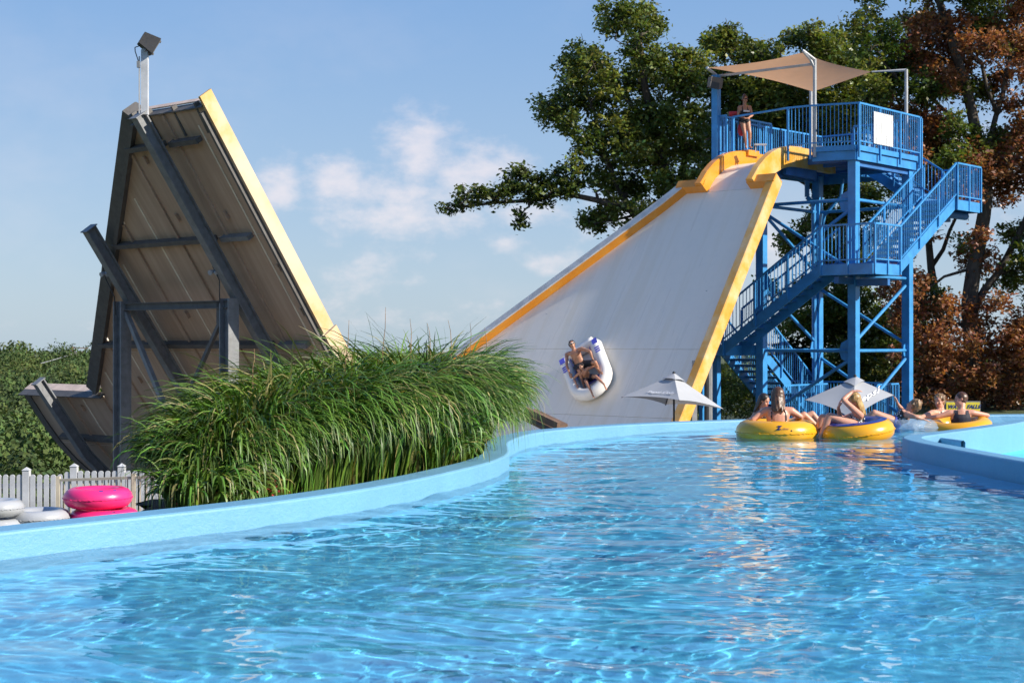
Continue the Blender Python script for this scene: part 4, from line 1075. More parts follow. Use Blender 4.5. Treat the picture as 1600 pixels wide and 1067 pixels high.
MB().path([q+Vector((0, 0, -1.2)), at(88, 561, 225), at(60, 569, 215)], .05, 4).build('wire', M['pole'], up_)

# --- ornamental grass behind the pool wall
blv = []; blf = []; blt = []; nb_ = 0
def tussock(cx, cy_, h, n, lean, cz=-.05, spread=.30, tone=(.092, .175, .022)):
    global nb_
    K = 11
    ph = rg.random(n)*2*math.pi; rr = spread*np.sqrt(rg.random(n)); root = np.stack([cx+rr*np.cos(ph), cy_+rr*np.sin(ph), np.full(n, cz)], 1)
    az_ = ph+rg.normal(size=n)*.7; L = h*1.62*(.66+.36*rg.random(n)**.8); out = np.clip(rg.normal(1.0, .22, n), .35, 1.6)*lean
    hx = np.cos(az_); hy = np.sin(az_); w = .0115*(.6+.8*rg.random(n))*(1+.05*(cy_-12))
    th0 = .03+.26*rg.random(n)*out; curl = out*(2.7+1.2*rg.random(n))
    p = root.copy(); V = np.zeros((n, K+1, 2, 3)); side = np.stack([-hy, hx, np.zeros(n)], 1)
    tw = rg.normal(size=n)*.9
    for i in range(K+1):
        t = i/K; th = np.minimum(th0+curl*t**2.3, 3.05); ww = w*(1-.92*t**2.2)*(.55+.9*min(1, t*3))
        up_v = np.stack([-np.cos(th)*hx*0, 0*hx, 0*hx+1], 1)
        sdv = side*np.cos(tw+t*.8)[:, None]+up_v*np.sin(tw+t*.8)[:, None]*.6
        V[:, i, 0] = p-sdv*ww[:, None]; V[:, i, 1] = p+sdv*ww[:, None]
        ds = L/K; p = p+np.stack([np.sin(th)*hx*ds, np.sin(th)*hy*ds, np.cos(th)*ds], 1)
    base = nb_; idx = base+np.arange(n*(K+1)*2).reshape(n, K+1, 2)
    f = np.stack([idx[:, :-1, 0], idx[:, :-1, 1], idx[:, 1:, 1], idx[:, 1:, 0]], -1).reshape(-1, 4)
    blv.append(V.reshape(-1, 3)); blf.append(f); nb_ += n*(K+1)*2
    tn = np.array(tone)[None]*(.45+1.1*rg.random((n, 1))**1.3)*(1+.12*rg.normal(size=(n, 3)))
    yl = rg.random(n) < .10; tn[yl] = np.array((.30, .27, .10))*(.7+.5*rg.random((yl.sum(), 1)))
    blt.append(np.repeat(np.clip(tn, .004, 1), K, 0))
# (photo column, depth, row of the crown top)
TU = [(322, 12.6, 682), (342, 12.9, 662), (366, 13.0, 644), (394, 13.3, 628), (440, 13.6, 612), (490, 13.9, 600), (540, 14.3, 590), (590, 14.8, 582), (636, 15.3, 575), (670, 15.8, 576), (688, 16.6, 578), (700, 17.6, 584), (706, 18.8, 594), (712, 20, 608)]
for px, Y, py in TU:
    q = at(px, py, Y); tussock(q.x, Y+.25, q.z+.05, 980, .84)
    q2 = at(px+12, py+6, Y+.9); tussock(q2.x, Y+.9, q2.z+.03, 300, .86)
    q3 = at(px-8, py+70, Y-.35)
    if not 375 < px < 650: tussock(q3.x, Y-.25, max(.45, q3.z), 110, 1.15)
for px, Y, py in [(272, 12.3, 730), (290, 12.4, 715), (714, 20.8, 630)]:
    q = at(px+30, py, Y); tussock(q.x, Y, q.z+.05, 150, .9, spread=.2)
tag(npmesh('ornamental_grass', np.concatenate(blv), np.concatenate(blf), M['blade'], True, np.concatenate(blt)), 'tall arching ornamental grass behind the light blue pool wall', 'ornamental grass', None, 'stuff')
# a few thin flower stalks standing above the grass
m = MB()
for px, y0, y1, Y in ((540, 560, 500, 14.4), (598, 545, 480, 14.9), (642, 540, 498, 15.4), (672, 535, 505, 15.7), (735, 540, 505, 17), (760, 545, 512, 17.5), (395, 575, 545, 13.4), (705, 535, 500, 16.2)):
    a = at(px, y0, Y); b = at(px-rg.uniform(-6, 9), y1, Y); limb(m, [(a.x, a.y, 0), a, (a+b)/2+Vector((.01, 0, 0)), b], .006, .002, 4)
tag(m.build('grass_stalks', M['hair_sand']), 'thin dry stalks rising above the ornamental grass', 'grass stalks', None, 'stuff')
# red flowers low at the foot of the grass
C = []; 
for k in range(80):
    px = rg.choice([rg.uniform(255, 520), rg.uniform(360, 440)]); Y = Yw(815-(px*.085))+.55+rg.random()*.5; C.append(((px-800)/F*Y, Y, .10+.20*rg.random()))
V, Fq = leaf_quads(np.array(C), .022, rg, .2, .9)
fl = npmesh('red_flowers', V, Fq, M['cloth_red'], False); tag(fl, 'small red flowers low under the left end of the grass', 'flowers', None, 'stuff')

# ------------------------------------------------------------------ left yard: fence, rail, tube stacks
fence = thing('picket_fence', (-9, 28.7, -2.2), 'white vinyl picket fence with posts behind the pink tubes', 'fence')
def picket_mesh(w, h, d=.03):
    pts = [(-w/2, 0), (w/2, 0), (w/2, h-.035), (w*.36, h-.012), (w*.14, h), (-w*.14, h), (-w*.36, h-.012), (-w/2, h-.035)]
    mb = MB(); mb.sweep([[Vector((x, -d/2, z)) for x, z in pts], [Vector((x, d/2, z)) for x, z in pts]])
    me = bpy.data.meshes.new('picket'); me.from_pydata([tuple(v) for v in mb.v], [], mb.f); me.materials.append(M['white_vinyl']); return me
pk = picket_mesh(.092, 1.06); FY = 28.7
def fz(x): return -2.16+.07*np.clip((x+8.45)/.2, 0, 1)
posts = [-13.6+.89*i for i in range(13)]
for i, x in enumerate(posts):
    x += .08
    m = MB().box((x, FY, fz(x)+.58), (.125, .125, 1.16)).add([Vector((x+a*.075, FY+b*.075, fz(x)+1.16)) for a, b in ((-1, -1), (1, -1), (1, 1), (-1, 1))]+[Vector((x, FY, fz(x)+1.22))], [(3, 2, 1, 0), (0, 1, 4), (1, 2, 4), (2, 3, 4), (3, 0, 4)])
    m.build('fence_post', M['white_vinyl'], fence)
    if i == len(posts)-1: continue
    for j in range(6):
        px_ = x+.0625+(.89-.125)*(j+.5)/6; o = link('picket', pk, fence, (px_, FY-.03, float(fz(px_))+.02))
    for zz in (.22, .86): MB().box((x+.445, FY+.012, float(fz(x+.4))+zz), (.765, .035, .09)).build('fence_rail', M['white_vinyl'], fence)
cr = thing('metal_railing', (-7.4, 26.6, -2.2), 'cream metal railing with thin bars in front of the white fence', 'railing')
a = at(91, 750, 26.8); b = at(330, 742, 26.2)
MB().bar(a, b, .05, .045).bar(a-UP*.95, b-UP*.95, .04, .04).build('rail', M['cream_rail'], cr)
m = MB(); nn_ = 24
for i in range(1, nn_): p = a+(b-a)*i/nn_; m.box(p-UP*.475, (.02, .02, .905))
m.build('balusters', M['cream_rail'], cr)['kind'] = 'stuff'
for p in (a, (a+b)/2, b): MB().box(p-UP*.5+UP*.02, (.065, .065, 1.1)).build('post', M['cream_rail'], cr)

def torus(mb, c, Rm, r, ax=None, ay=None, az_=None, n=44, m=14, sq=1.0, scal=0):
    ax = ax or Vector((1, 0, 0)); ay = ay or Vector((0, 1, 0)); az_ = az_ or UP; rings = []; c = Vector(c)
    for i in range(n):
        a = 2*math.pi*i/n; d = ax*math.cos(a)+ay*math.sin(a); ring = []
        for j in range(m):
            b = 2*math.pi*j/m; rr = r*(1-scal*abs(math.sin(a*11))*abs(math.cos(b)**3)); ring.append(c+d*(Rm+rr*math.cos(b))+az_*(rr*sq*math.sin(b)))
        rings.append(ring)
    rings.append(rings[0]); n0 = len(mb.v); mb.sweep(rings, closed=True, caps=False); return mb
def seam(mb, c, Rm, r, ax, ay, az_, n=150, h=0.0):
    rings = []
    for i in range(n+1):
        a = 2*math.pi*i/n; d = ax*math.cos(a)+ay*math.sin(a); w = .008*math.sin(i*2.1)*math.sin(i*.37)
        p = Vector(c)+d*(Rm+r-.002)+az_*(h+w); rings.append([p-az_*.004, p+d*.010, p+az_*.004])
    return mb.sweep(rings, closed=True, caps=False)
def tube_ring(c, Rm, r, mat, label, group, tilt=None, valve=True, cat='inner tube', sq=.92, name='inner_tube'):
    ax, ay, az_ = tilt or (Vector((1, 0, 0)), Vector((0, 1, 0)), UP)
    o = torus(MB(), (0, 0, 0), Rm, r, ax, ay, az_, sq=sq, scal=.015).build(name, mat, None, smooth=True); o.location = Vector(c); tag(o, label, cat, group)
    s_ = seam(MB(), (0, 0, 0), Rm, r, ax, ay, az_).build('seam', mat, None); s_.location = (0, 0, 0); s_.parent = o
    return o
gp = 'pink inner tubes stacked in the yard'
gz = float(hterr(-6.7, 25.0))
zt = [-1.30+.17, -1.30-.165, -1.30-.50, -1.30-.83]
for k, (px, z, rm) in enumerate(((153, -1.135, .375), (163, -1.475, .39), (158, -1.81, .385))):
    x = (px-800)/F*25; lab = ['hot pink inner tube on top of its stack by the cream railing', 'second hot pink inner tube from the top, showing just above the pool wall', 'lowest hot pink inner tube hidden down behind the pool wall'][k]
    t = tube_ring((x, 25, z), rm, .178, M['tube_pink'], lab, gp)
    for kk in (0, 1):
        a = -1.2+.5*kk if k == 0 else -1.0; p = Vector((math.cos(a)*rm, math.sin(a)*rm, 0)); d = Vector((math.cos(a), math.sin(a), 0))
        if k < 2: q = MB().box(p+d*.085+UP*.135, (.06, .012, .03), (-math.sin(a), math.cos(a), 0), (d*.55+UP*.8)).build('print', M['tube_blue'], None); q.parent = t
lowz = -1.81-.165
MB().box(((158-800)/F*25, 25, (lowz+gz)/2-.01), (.9, .9, max(.05, lowz-gz+.02))).build('stack_plinth', M['concrete'])['kind'] = 'structure'
for k, (px, py, Y, rm, lab) in enumerate(((-4, 793, 24.2, .27, 'pale grey inner tube at the left edge in front of the fence'), (60, 806, 24.6, .36, 'pale grey inner tube lying low beside the pink stack'))):
    q = at(px, py, Y)
    for j in range(4 if k == 0 else 3):
        z = q.z-.30*j-(.02 if k else 0)
        if z < gz+.1: break
        tube_ring((q.x, Y, z), rm, .145, M['tube_grey'], lab if j == 0 else ['', 'second pale grey inner tube down, under the %s one', 'third pale grey inner tube down, under the %s one', 'lowest pale grey inner tube, under the %s one'][j] % ('left edge' if k == 0 else 'tilted low'), 'pale grey inner tubes by the fence')

# ------------------------------------------------------------------ people
def evaluated(o):
    dg = bpy.context.evaluated_depsgraph_get(); dg.update(); me = bpy.data.meshes.new_from_object(o.evaluated_get(dg)); return me
def remeshed(mb, name, voxel, smooth=4, mat=None, parent=None, origin=None):
    me = bpy.data.meshes.new('t'); me.from_pydata(mb.v, [], mb.f); o = bpy.data.objects.new('t', me); col.objects.link(o)
    r = o.modifiers.new('r', 'REMESH'); r.mode = 'VOXEL'; r.voxel_size = voxel; r.use_smooth_shade = True
    if smooth: q = o.modifiers.new('s', 'SMOOTH'); q.iterations = smooth; q.factor = .5
    m2 = evaluated(o); bpy.data.objects.remove(o); m2.materials.clear(); m2.materials.append(mat); m2.name = name
    if origin is not None: m2.transform(Matrix.Translation(-Vector(origin)))
    return link(name, m2, parent, origin if origin is not None else (0, 0, 0))
def cone_chain(mb, pts, n=10):           # pts: (point, radius)
    for (a, ra), (b, rb) in zip(pts[:-1], pts[1:]):
        a = Vector(a); b = Vector(b)
        if (b-a).length < 1e-4: continue
        mb.tube(a, b, ra, rb, n); 
    for p, r in pts: mb.ball(p, r, n=n, m=6)
def human(label, J, face, garments, skin='skin', hair=None, s=1.0, group=None, voxel=.0125, extra=None, female=False, fists=False):
    """J: joints in world space; the body is grown as one continuous skin, clothes are shells lifted off it"""
    J = {k: Vector(v) for k, v in J.items()}
    mb = MB(); nk = J['nk']; hd = J['hd']; sh = (J['sL']+J['sR'])/2; hp = (J['hL']+J['hR'])/2
    latS = (J['sL']-J['sR']).normalized(); latH = (J['hL']-J['hR']).normalized(); spine = (sh-hp)
    wd = [(-.10, .145, .10), (0.0, .168, .112), (.22, .152, .10), (.42, .125 if female else .138, .088), (.65, .145, .108), (.85, .165, .108), (1.0, .150, .085), (1.12, .085, .065)]
    rings = []
    for t, a, b in wd:
        c = hp+spine*t; lat = latH.lerp(latS, min(1, max(0, t))).normalized(); fw = lat.cross(spine.normalized()).normalized()
        rings.append([c+lat*(a*s*math.cos(6.2832*k/16))+fw*(b*s*math.sin(6.2832*k/16)) for k in range(16)])
    mb.sweep(rings); fwd = latS.cross(spine.normalized()).normalized()
    if fwd.dot(Vector(face)) < -.99: pass
    chest = hp+spine*.72
    fdir = -fwd if J.get('front') is None else Vector(J['front']).normalized()
    if female:
        for sg in (-1, 1): mb.ball(chest+latS*sg*.07*s+fdir*.075*s, .062*s)
    else:
        for sg in (-1, 1): mb.ball(chest+latS*sg*.075*s+fdir*.05*s+spine.normalized()*.03*s, .075*s)
    for sg in (-1, 1): mb.ball(hp+latH*sg*.075*s-fdir*.06*s-spine.normalized()*.03*s, .095*s)
    up = (hd-nk).normalized(); fa = Vector(face); fa = (fa-up*fa.dot(up)).normalized(); la = up.cross(fa).normalized()
    cone_chain(mb, [(sh+spine*.02, .075*s), (nk, .056*s), (hd-up*.06*s-fa*.015*s, .055*s)])
    # head
    mb.ball(hd+up*.025*s-fa*.012*s, .098*s, .076*s, .100*s, fa, la, up, 14, 9)
    mb.ball(hd-up*.05*s+fa*.022*s, .070*s, .057*s, .075*s, fa, la, up, 12, 8)
    mb.ball(hd-up*.098*s+fa*.055*s, .026*s, .028*s, .022*s, fa, la, up)
    cone_chain(mb, [(hd+fa*.083*s+up*.02*s, .010*s), (hd+fa*.102*s-up*.022*s, .0145*s)], 8)
    mb.ball(hd+fa*.080*s-up*.060*s, .016*s, .026*s, .013*s, fa, la, up)
    mb.ball(hd+fa*.074*s+up*.038*s, .014*s, .048*s, .013*s, fa, la, up)
    for sg in (-1, 1):
        mb.ball(hd+la*sg*.074*s-fa*.008*s, .018*s, .009*s, .030*s, fa, la, up)
        mb.ball(hd+fa*.060*s+la*sg*.040*s-up*.025*s, .022*s, .022*s, .022*s, fa, la, up)
    bones = [('torso', hp, sh+spine*.08, .155*s), ('head', nk+up*.03*s, hd+up*.08*s, .09*s)]
    for S in 'LR':
        a, e, w = J['s'+S], J['e'+S], J['w'+S]
        cone_chain(mb, [(sh.lerp(a, .55), .062*s), (a, .058*s), (a.lerp(e, .35), .050*s), (e, .038*s), (e.lerp(w, .3), .040*s), (w, .026*s)])
        bones += [('arm', a, e, .055*s), ('fore', e, w, .042*s)]
        # hand: palm, four fingers, thumb
        d = (w-e).normalized(); d = Vector(J['d'+S]).normalized() if 'd'+S in J else d
        pn_ = Vector(J['p'+S]).normalized() if 'p'+S in J else Vector((0, 0, -1)); pn_ = (pn_-d*pn_.dot(d)); 
        if pn_.length < .05: pn_ = d.cross(Vector((1, 0, 0)))
        pn_.normalize(); sd = d.cross(pn_).normalized()*(1 if S == 'L' else -1)
        mb.box(w+d*.048*s, (.085*s, .074*s, .026*s), d, sd, pn_); mb.ball(w+d*.045*s, .05*s, .038*s, .017*s, d, sd, pn_)
        cv = .9 if fists else .35
        for k, (o, L_) in enumerate(((-.030, .066), (-.010, .076), (.011, .072), (.031, .056))):
            b = w+d*.085*s+sd*o*s; p1 = b+(d*math.cos(cv*.5)+pn_*math.sin(cv*.5)+sd*o*2.2)*L_*.5*s; p2 = p1+(d*math.cos(cv*1.6)+pn_*math.sin(cv*1.6)+sd*o*1.5)*L_*.5*s
            cone_chain(mb, [(b-d*.02*s, .0115*s), (p1, .0105*s), (p2, .0085*s)], 7)
        tb = w+d*.03*s-sd*.036*s; cone_chain(mb, [(w+d*.015*s-sd*.015*s, .016*s), (tb, .014*s), (tb+(d*.7-sd*.6+pn_*.3).normalized()*.036*s, .0115*s), (tb+(d*.95-sd*.35+pn_*.5).normalized()*.062*s, .009*s)], 7)
        h, k_, an = J['h'+S], J['k'+S], J['a'+S]
        cone_chain(mb, [(h, .098*s), (h.lerp(k_, .3), .088*s), (h.lerp(k_, .75), .066*s), (k_, .056*s), (k_.lerp(an, .3), .056*s), (k_.lerp(an, .75), .038*s), (an, .032*s)], 12)
        bones += [('thigh', h, k_, .085*s), ('shin', k_, an, .055*s)]
        fd = Vector(J['f'+S]).normalized() if 'f'+S in J else (fdir*.9+UP*-.25).normalized()
        cone_chain(mb, [(an-fd*.03*s, .034*s), (an+fd*.06*s-UP*.015*s, .033*s), (an+fd*.13*s-UP*.02*s, .027*s), (an+fd*.185*s-UP*.02*s, .018*s)], 8)
        fsd = fd.cross(UP).normalized()
        for k in range(5): cone_chain(mb, [(an+fd*.13*s+fsd*(k-2)*.016*s-UP*.025*s, .013*s), (an+fd*(.20-.006*k)*s+fsd*(k-2)*.018*s-UP*.028*s, .010*s)], 6)
    body = remeshed(mb, 'person', voxel*max(.8, s), 3, M[skin], None, hp); tag(body, label, 'person', group)
    me = body.data; nv = len(me.vertices); V = np.empty(nv*3, np.float32); me.vertices.foreach_get('co', V); V = V.reshape(-1, 3).astype(float)+np.array(hp)
    Nn = np.empty(nv*3, np.float32); me.vertices.foreach_get('normal', Nn); Nn = Nn.reshape(-1, 3)
    best = np.full(nv, 1e9); lab = np.zeros(nv, int); tt = np.zeros(nv)
    for i, (nm, a, b, r) in enumerate(bones):
        a = np.array(a); b = np.array(b); ab = b-a; tr_ = ((V-a)@ab)/(ab@ab); q = np.clip(tr_, 0, 1); d = np.linalg.norm(V-a-q[:, None]*ab, axis=1)/r
        u_ = d < best; best[u_] = d[u_]; lab[u_] = i; tt[u_] = tr_[u_]
    names = np.array([b[0] for b in bones])[lab]
    tor = ((V-np.array(hp))@np.array(spine))/spine.length_squared; front = ((V-np.array(chest))@np.array(fdir)); lat_ = np.abs((V-np.array(chest))@np.array(latS))
    polys = [tuple(p.vertices) for p in me.polygons]
    for gname, gmat, fn, off in garments:
        mask = fn(names, tt, tor, front/s, lat_/s)
        fs = [p for p in polys if all(mask[v] for v in p)]
        if not fs: continue
        idx = sorted({v for f in fs for v in f}); rm = {v: i for i, v in enumerate(idx)}
        gv = [tuple(V[v]+Nn[v]*off-np.array(hp)) for v in idx]; gm = bpy.data.meshes.new(gname); gm.from_pydata(gv, [], [tuple(rm[v] for v in f) for f in fs])
        gm.polygons.foreach_set('use_smooth', [True]*len(fs)); gm.materials.append(M[gmat]); o = bpy.data.objects.new(gname, gm); col.objects.link(o); o.parent = body
    # hair, eyes, mouth
    def part(mb_, name, mat, vox=None, sm=2):
        if vox: return remeshed(mb_, name, vox, sm, M[mat], body, hp)
        return mb_.build(name, M[mat], body, True, hp)
    if hair:
        st, hm = hair; hb = MB(); rh = random.Random(int(hd.x*977) % 1000)
        hb.ball(hd+up*.040*s-fa*.026*s, .100*s, .089*s, .100*s, fa, la, up, 14, 9)
        if st in ('long', 'bun', 'curly', 'mid'): hb.ball(hd-up*.005*s-fa*.045*s, .075*s, .088*s, .095*s, fa, la, up, 14, 9)
        if st == 'bun': hb.ball(hd+up*.13*s-fa*.07*s, .045*s)
        if st == 'short': hb.ball(hd-up*.012*s-fa*.032*s, .060*s, .076*s, .07*s, fa, la, up, 12, 8)
        if st == 'long':
            for i in range(40):
                a = math.pi*(.62+.76*i/25*1.0) if False else math.pi/2+.25+(math.pi-.5)*i/25
                p = hd+la*(math.sin(a-math.pi/2)*0+math.cos(a-math.pi/2)*0)
                ang = -1.35+2.7*i/39; dr = -fa*math.cos(ang)+la*math.sin(ang)
                a0 = hd+up*.02*s+dr*.078*s-fa*.01*s; a1 = hd-up*.10*s+dr*.092*s-fa*.015*s; L_ = (.19+.07*rh.random())*s; a2 = hd-up*L_+dr*(.085+.02*rh.random())*s-fa*.02*s+la*rh.uniform(-.015, .015)*s
                cone_chain(hb, [(a0, .020*s), (a1+dr*rh.uniform(-.012, .010)*s, .015*s), (a2, .005*s)], 7)
        if st in ('curly', 'mid'):
            for i in range(46 if st == 'curly' else 26):
                a = rh.uniform(0, 6.28); z = rh.uniform(-.35, 1); q = math.sqrt(max(0, 1-z*z)); d = la*math.cos(a)*q*.088+fa*math.sin(a)*q*.095+up*z*.098
                if d.dot(fa) > .035 and z < .55: continue
                hb.ball(hd+up*.03*s-fa*.022*s+d*s, rh.uniform(.016, .027)*s, n=7, m=5)
        part(hb, 'hair', hm, .0085*s, 1)
    eb = MB()
    for sg in (-1, 1): eb.ball(hd+fa*.079*s+la*sg*.031*s+up*.013*s, .006*s, .013*s, .006*s, fa, la, up, 8, 5)
    part(eb, 'eyes', 'lens')
    mo = MB(); mo.ball(hd+fa*.093*s-up*.060*s, .006*s, .022*s, .006*s, fa, la, up, 8, 5); part(mo, 'mouth', 'cloth_red')
    if extra: extra(body, part, hd, up, fa, la, s, J)
    return body
def shades(frame='lens'):
    def fn(body, part, hd, up, fa, la, s, J):
        m = MB()
        for sg in (-1, 1): m.ball(hd+fa*.095*s+la*sg*.032*s+up*.014*s, .010*s, .026*s, .019*s, fa, la, up, 10, 6)
        part(m, 'sunglasses', 'lens'); m = MB().bar(hd+fa*.101*s-la*.062*s+up*.028*s, hd+fa*.101*s+la*.062*s+up*.028*s, .008*s, .012*s)
        for sg in (-1, 1): m.bar(hd+fa*.095*s+la*sg*.062*s+up*.02*s, hd-fa*.01*s+la*sg*.083*s+up*.02*s, .006*s, .010*s)
        part(m, 'glasses_frame', frame)
    return fn
def onepiece(low=-.28, hi=.74): return lambda nm, t, tor, fr, la_: ((nm == 'torso') & (tor > low) & (tor < hi+.12*(la_ < .06)*0)) | ((nm == 'thigh') & (t < .10)) | ((nm == 'torso') & (tor >= hi) & (tor < 1.06) & (la_ > .06) & (la_ < .095))
def shorts(end=.75): return lambda nm, t, tor, fr, la_: ((nm == 'torso') & (tor < .22)) | ((nm == 'thigh') & (t < end))
def tank(): return lambda nm, t, tor, fr, la_: (nm == 'torso') & (tor < 1.10) & (la_ < .175-.055*np.clip((tor-.6)/.4, 0, 1)) & ~((tor > .97) & (la_ < .055))

# lifeguard standing at the head of the chute
YL = 46.6; A_ = lambda px, py, dy=0.0, Y0=YL: at(px, py, Y0+dy)
J = dict(hd=A_(1164, 155.5), nk=A_(1163.5, 163.5, .03), sL=A_(1171.5, 168), sR=A_(1155.5, 168), eL=A_(1175.5, 180.5, -.05), eR=A_(1153, 180.5, .0), wL=A_(1169.5, 184.5, -.22), wR=A_(1164, 185, -.22),
         hL=A_(1167.3, 188.5), hR=A_(1159.8, 188.5), kL=A_(1171.3, 208, -.08), kR=A_(1163.2, 208.5, -.08), aL=A_(1171.3, 229, 0), aR=A_(1165.5, 229.5, .02), front=(.25, -1, 0), dL=(-1, -.2, -.2), dR=(1, -.2, -.1), pL=(0, .3, -1), pR=(0, .3, -1), fL=(.2, -1, -.2), fR=(-.1, -1, -.2))
def lg(body, part, hd, up, fa, la, s, J):
    shades()(body, part, hd, up, fa, la, s, J)
    c = (J['sL']+J['sR'])/2*.66+(J['hL']+J['hR'])/2*.34; f = Vector((.25, -1, 0)).normalized()
    part(MB().box(c+f*.148, (.20, .012, .05), (1, .25, 0), f, UP), 'chest_print', 'print_white')
human('lifeguard in a dark swimsuit and sunglasses standing at the head of the chute', J, (.35, -1, -.15), [('swimsuit', 'cloth_black', onepiece(), .009)], 'skin_tan', ('bun', 'hair_brown'), .98, extra=lg, female=True, voxel=.0135)
MB().box(Lw(.22, 3.72, (DZ+7.17)/2), (.6, .5, 7.17-DZ), AX, BX, UP).build('step_block', M['yellow'], tower)
rt = thing('rescue_tube', A_(1146, 186, .3), 'red rescue tube resting on the rail beside the lifeguard', 'rescue tube')
MB().tube(A_(1139, 178.5, .2), A_(1152, 178, .2), .075, n=10).build('float', M['red'], rt); MB().path([A_(1152, 178, .2), A_(1156, 190, .2), A_(1156, 206, .15)], .02, 5).build('strap', M['cloth_black'], rt)
bagt = MB().ball(A_(1158.5, 202, .12), .12, .08, .22).build('red_bag', M['red'], None, True); tag(bagt, 'red bag hanging behind the knees of the lifeguard', 'bag')

# ------------------------------------------------------------------ raft high on the slide wall with two riders
un = -4.75; npl = pn(-4.75); pc = Lw(un, 5, prof(un))
def on_panel(px, py, off=0.0):       # point where the sight line meets the slide wall, lifted off it by off
    d = at(px, py, 1)-Vector((0, 0, HC)); o = Vector((0, 0, HC)); t = (pc+npl*off-o).dot(npl)/d.dot(npl); return o+d*t
rc = on_panel(917, 577, .2)-npl*.2; rb_ = on_panel(932, 618, .2)-npl*.2; fwd = (rb_-rc).normalized(); side_ = npl.cross(fwd).normalized()
if (on_panel(940, 570)-rc).dot(side_) < 0: side_ = -side_
raft = thing('slide_raft', rc, 'white two person raft banking high on the white slide wall', 'raft')
def RP(f, s_, n): return rc+fwd*f+side_*s_+npl*n
hw, rt_ = .50, .18
def raft_path():
    pts = []
    front = .46
    for i in range(13):      # open at the back, rounded at the front
        a = math.pi*i/12; pts.append((front+.50*math.sin(a), -hw*math.cos(a)))
    back = [(-.86, -hw) for i in range(1)]
    L1 = [(-.82+(.46+.82)*i/8, -hw) for i in range(8)]; L2 = [(.46-(.46+.82)*i/8, hw) for i in range(1, 9)]
    return L1+pts+L2
rp = raft_path(); rings = []
for i, (f, s_) in enumerate(rp):
    a = rp[max(i-1, 0)]; b = rp[min(i+1, len(rp)-1)]; t = (RP(b[0], b[1], 0)-RP(a[0], a[1], 0)).normalized(); sd = npl.cross(t)
    r = rt_*(1 if 0 < i < len(rp)-1 else .55); c = RP(f, s_, rt_+.04)
    rings.append([c+sd*(r*math.cos(6.2832*k/14))+npl*(r*math.sin(6.2832*k/14)) for k in range(14)])
MB().sweep(rings).build('outer_tube', M['tube_white'], raft, True)
rings = []
for i in range(9):
    s_ = -hw+2*hw*i/8; c = RP(-.78, s_, rt_+.06); r = .17; rings.append([c+fwd*(r*math.cos(6.2832*k/12))+npl*(r*math.sin(6.2832*k/12)) for k in range(12)])
MB().sweep(rings).build('back_rest', M['tube_white'], raft, True)
MB().box(RP(.05, 0, .07), (1.5, .95, .07), fwd, side_, npl).build('raft_floor', M['tube_white'], raft)
for sg, f in ((-1, -.62), (1, -.62)):
    n_r = (side_*sg*.25+npl).normalized()
    MB().box(RP(f, sg*hw, .04+rt_)+n_r*(rt_+.003), (.20, .16, .012), fwd, side_, n_r).build('print_patch', M['print_lav'], raft)
    for k in range(3): MB().box(RP(f+.27+.085*k, sg*hw, .04+rt_)+n_r*(rt_+.003), (.05, .15, .012), fwd+side_*.3, side_, n_r).build('print_patch', M['print_lav'], raft)
    pts = [RP(-.75+1.3*i/8, sg*(hw-.02)+sg*.10*math.sin(math.pi*i/8), .06+2*rt_+.0) for i in range(9)]
    MB().path([RP(-.7, sg*(hw-.17), .12+rt_), RP(-.2, sg*(hw-.20), .13+rt_), RP(.3, sg*(hw-.18), .12+rt_)], .009, 6).build('grab_rope', M['print_lav'], raft)
MB().box(RP(.42, .08, .112), (.16, .40, .008), fwd, side_, npl).build('print_patch', M['print_lav'], raft)
O = on_panel
J = dict(hd=O(894, 538.5, .70), nk=O(896.8, 545.5, .62), sL=O(909, 545, .58), sR=O(885.5, 554, .58), eL=O(922, 549, .62), eR=O(885.5, 571, .55), wL=O(926, 561, .47), wR=O(890, 583, .46),
         hL=O(914, 569, .26), hR=O(902, 573.5, .26), kL=O(930, 566, .62), kR=O(902.5, 586, .62), aL=O(937.5, 583, .25), aR=O(911, 602, .22), front=tuple(fwd*.35+npl), pL=tuple(-npl), pR=tuple(-npl), fL=tuple(fwd), fR=tuple(fwd))
J['kR'] = O(906, 580, .55); J['aR'] = O(911, 598, .22)
human('shirtless man in white framed sunglasses sitting at the back of the raft', J, tuple(Vector((.15, -1, -.25))), [('swim_shorts', 'cloth_black', shorts(.80), .016)], 'skin_tan', ('mid', 'hair_dark'), 1.0, extra=shades('print_white'))
J = dict(hd=O(908.5, 573, .60), nk=O(912, 579.5, .52), sL=O(920, 575, .50), sR=O(904.5, 583.5, .50), eL=O(930, 572, .45), eR=O(896.5, 591, .42), wL=O(938, 580.5, .48), wR=O(901, 601.5, .44),
         hL=O(923, 589, .22), hR=O(914.5, 593, .22), kL=O(931, 588, .48), kR=O(916.5, 597, .48), aL=O(944, 600.5, .45), aR=O(924.5, 613, .42), front=tuple(fwd*.45+npl), fL=tuple(fwd*.8-npl*.3), fR=tuple(fwd*.8-npl*.3), pL=tuple(-npl), pR=tuple(-npl))
human('boy in dark swim shorts sitting at the front of the raft', J, tuple(Vector((-.35, -.8, -.65))), [('swim_shorts', 'cloth_navy', shorts(.6), .014)], 'skin_tan', ('mid', 'hair_dark'), .80)

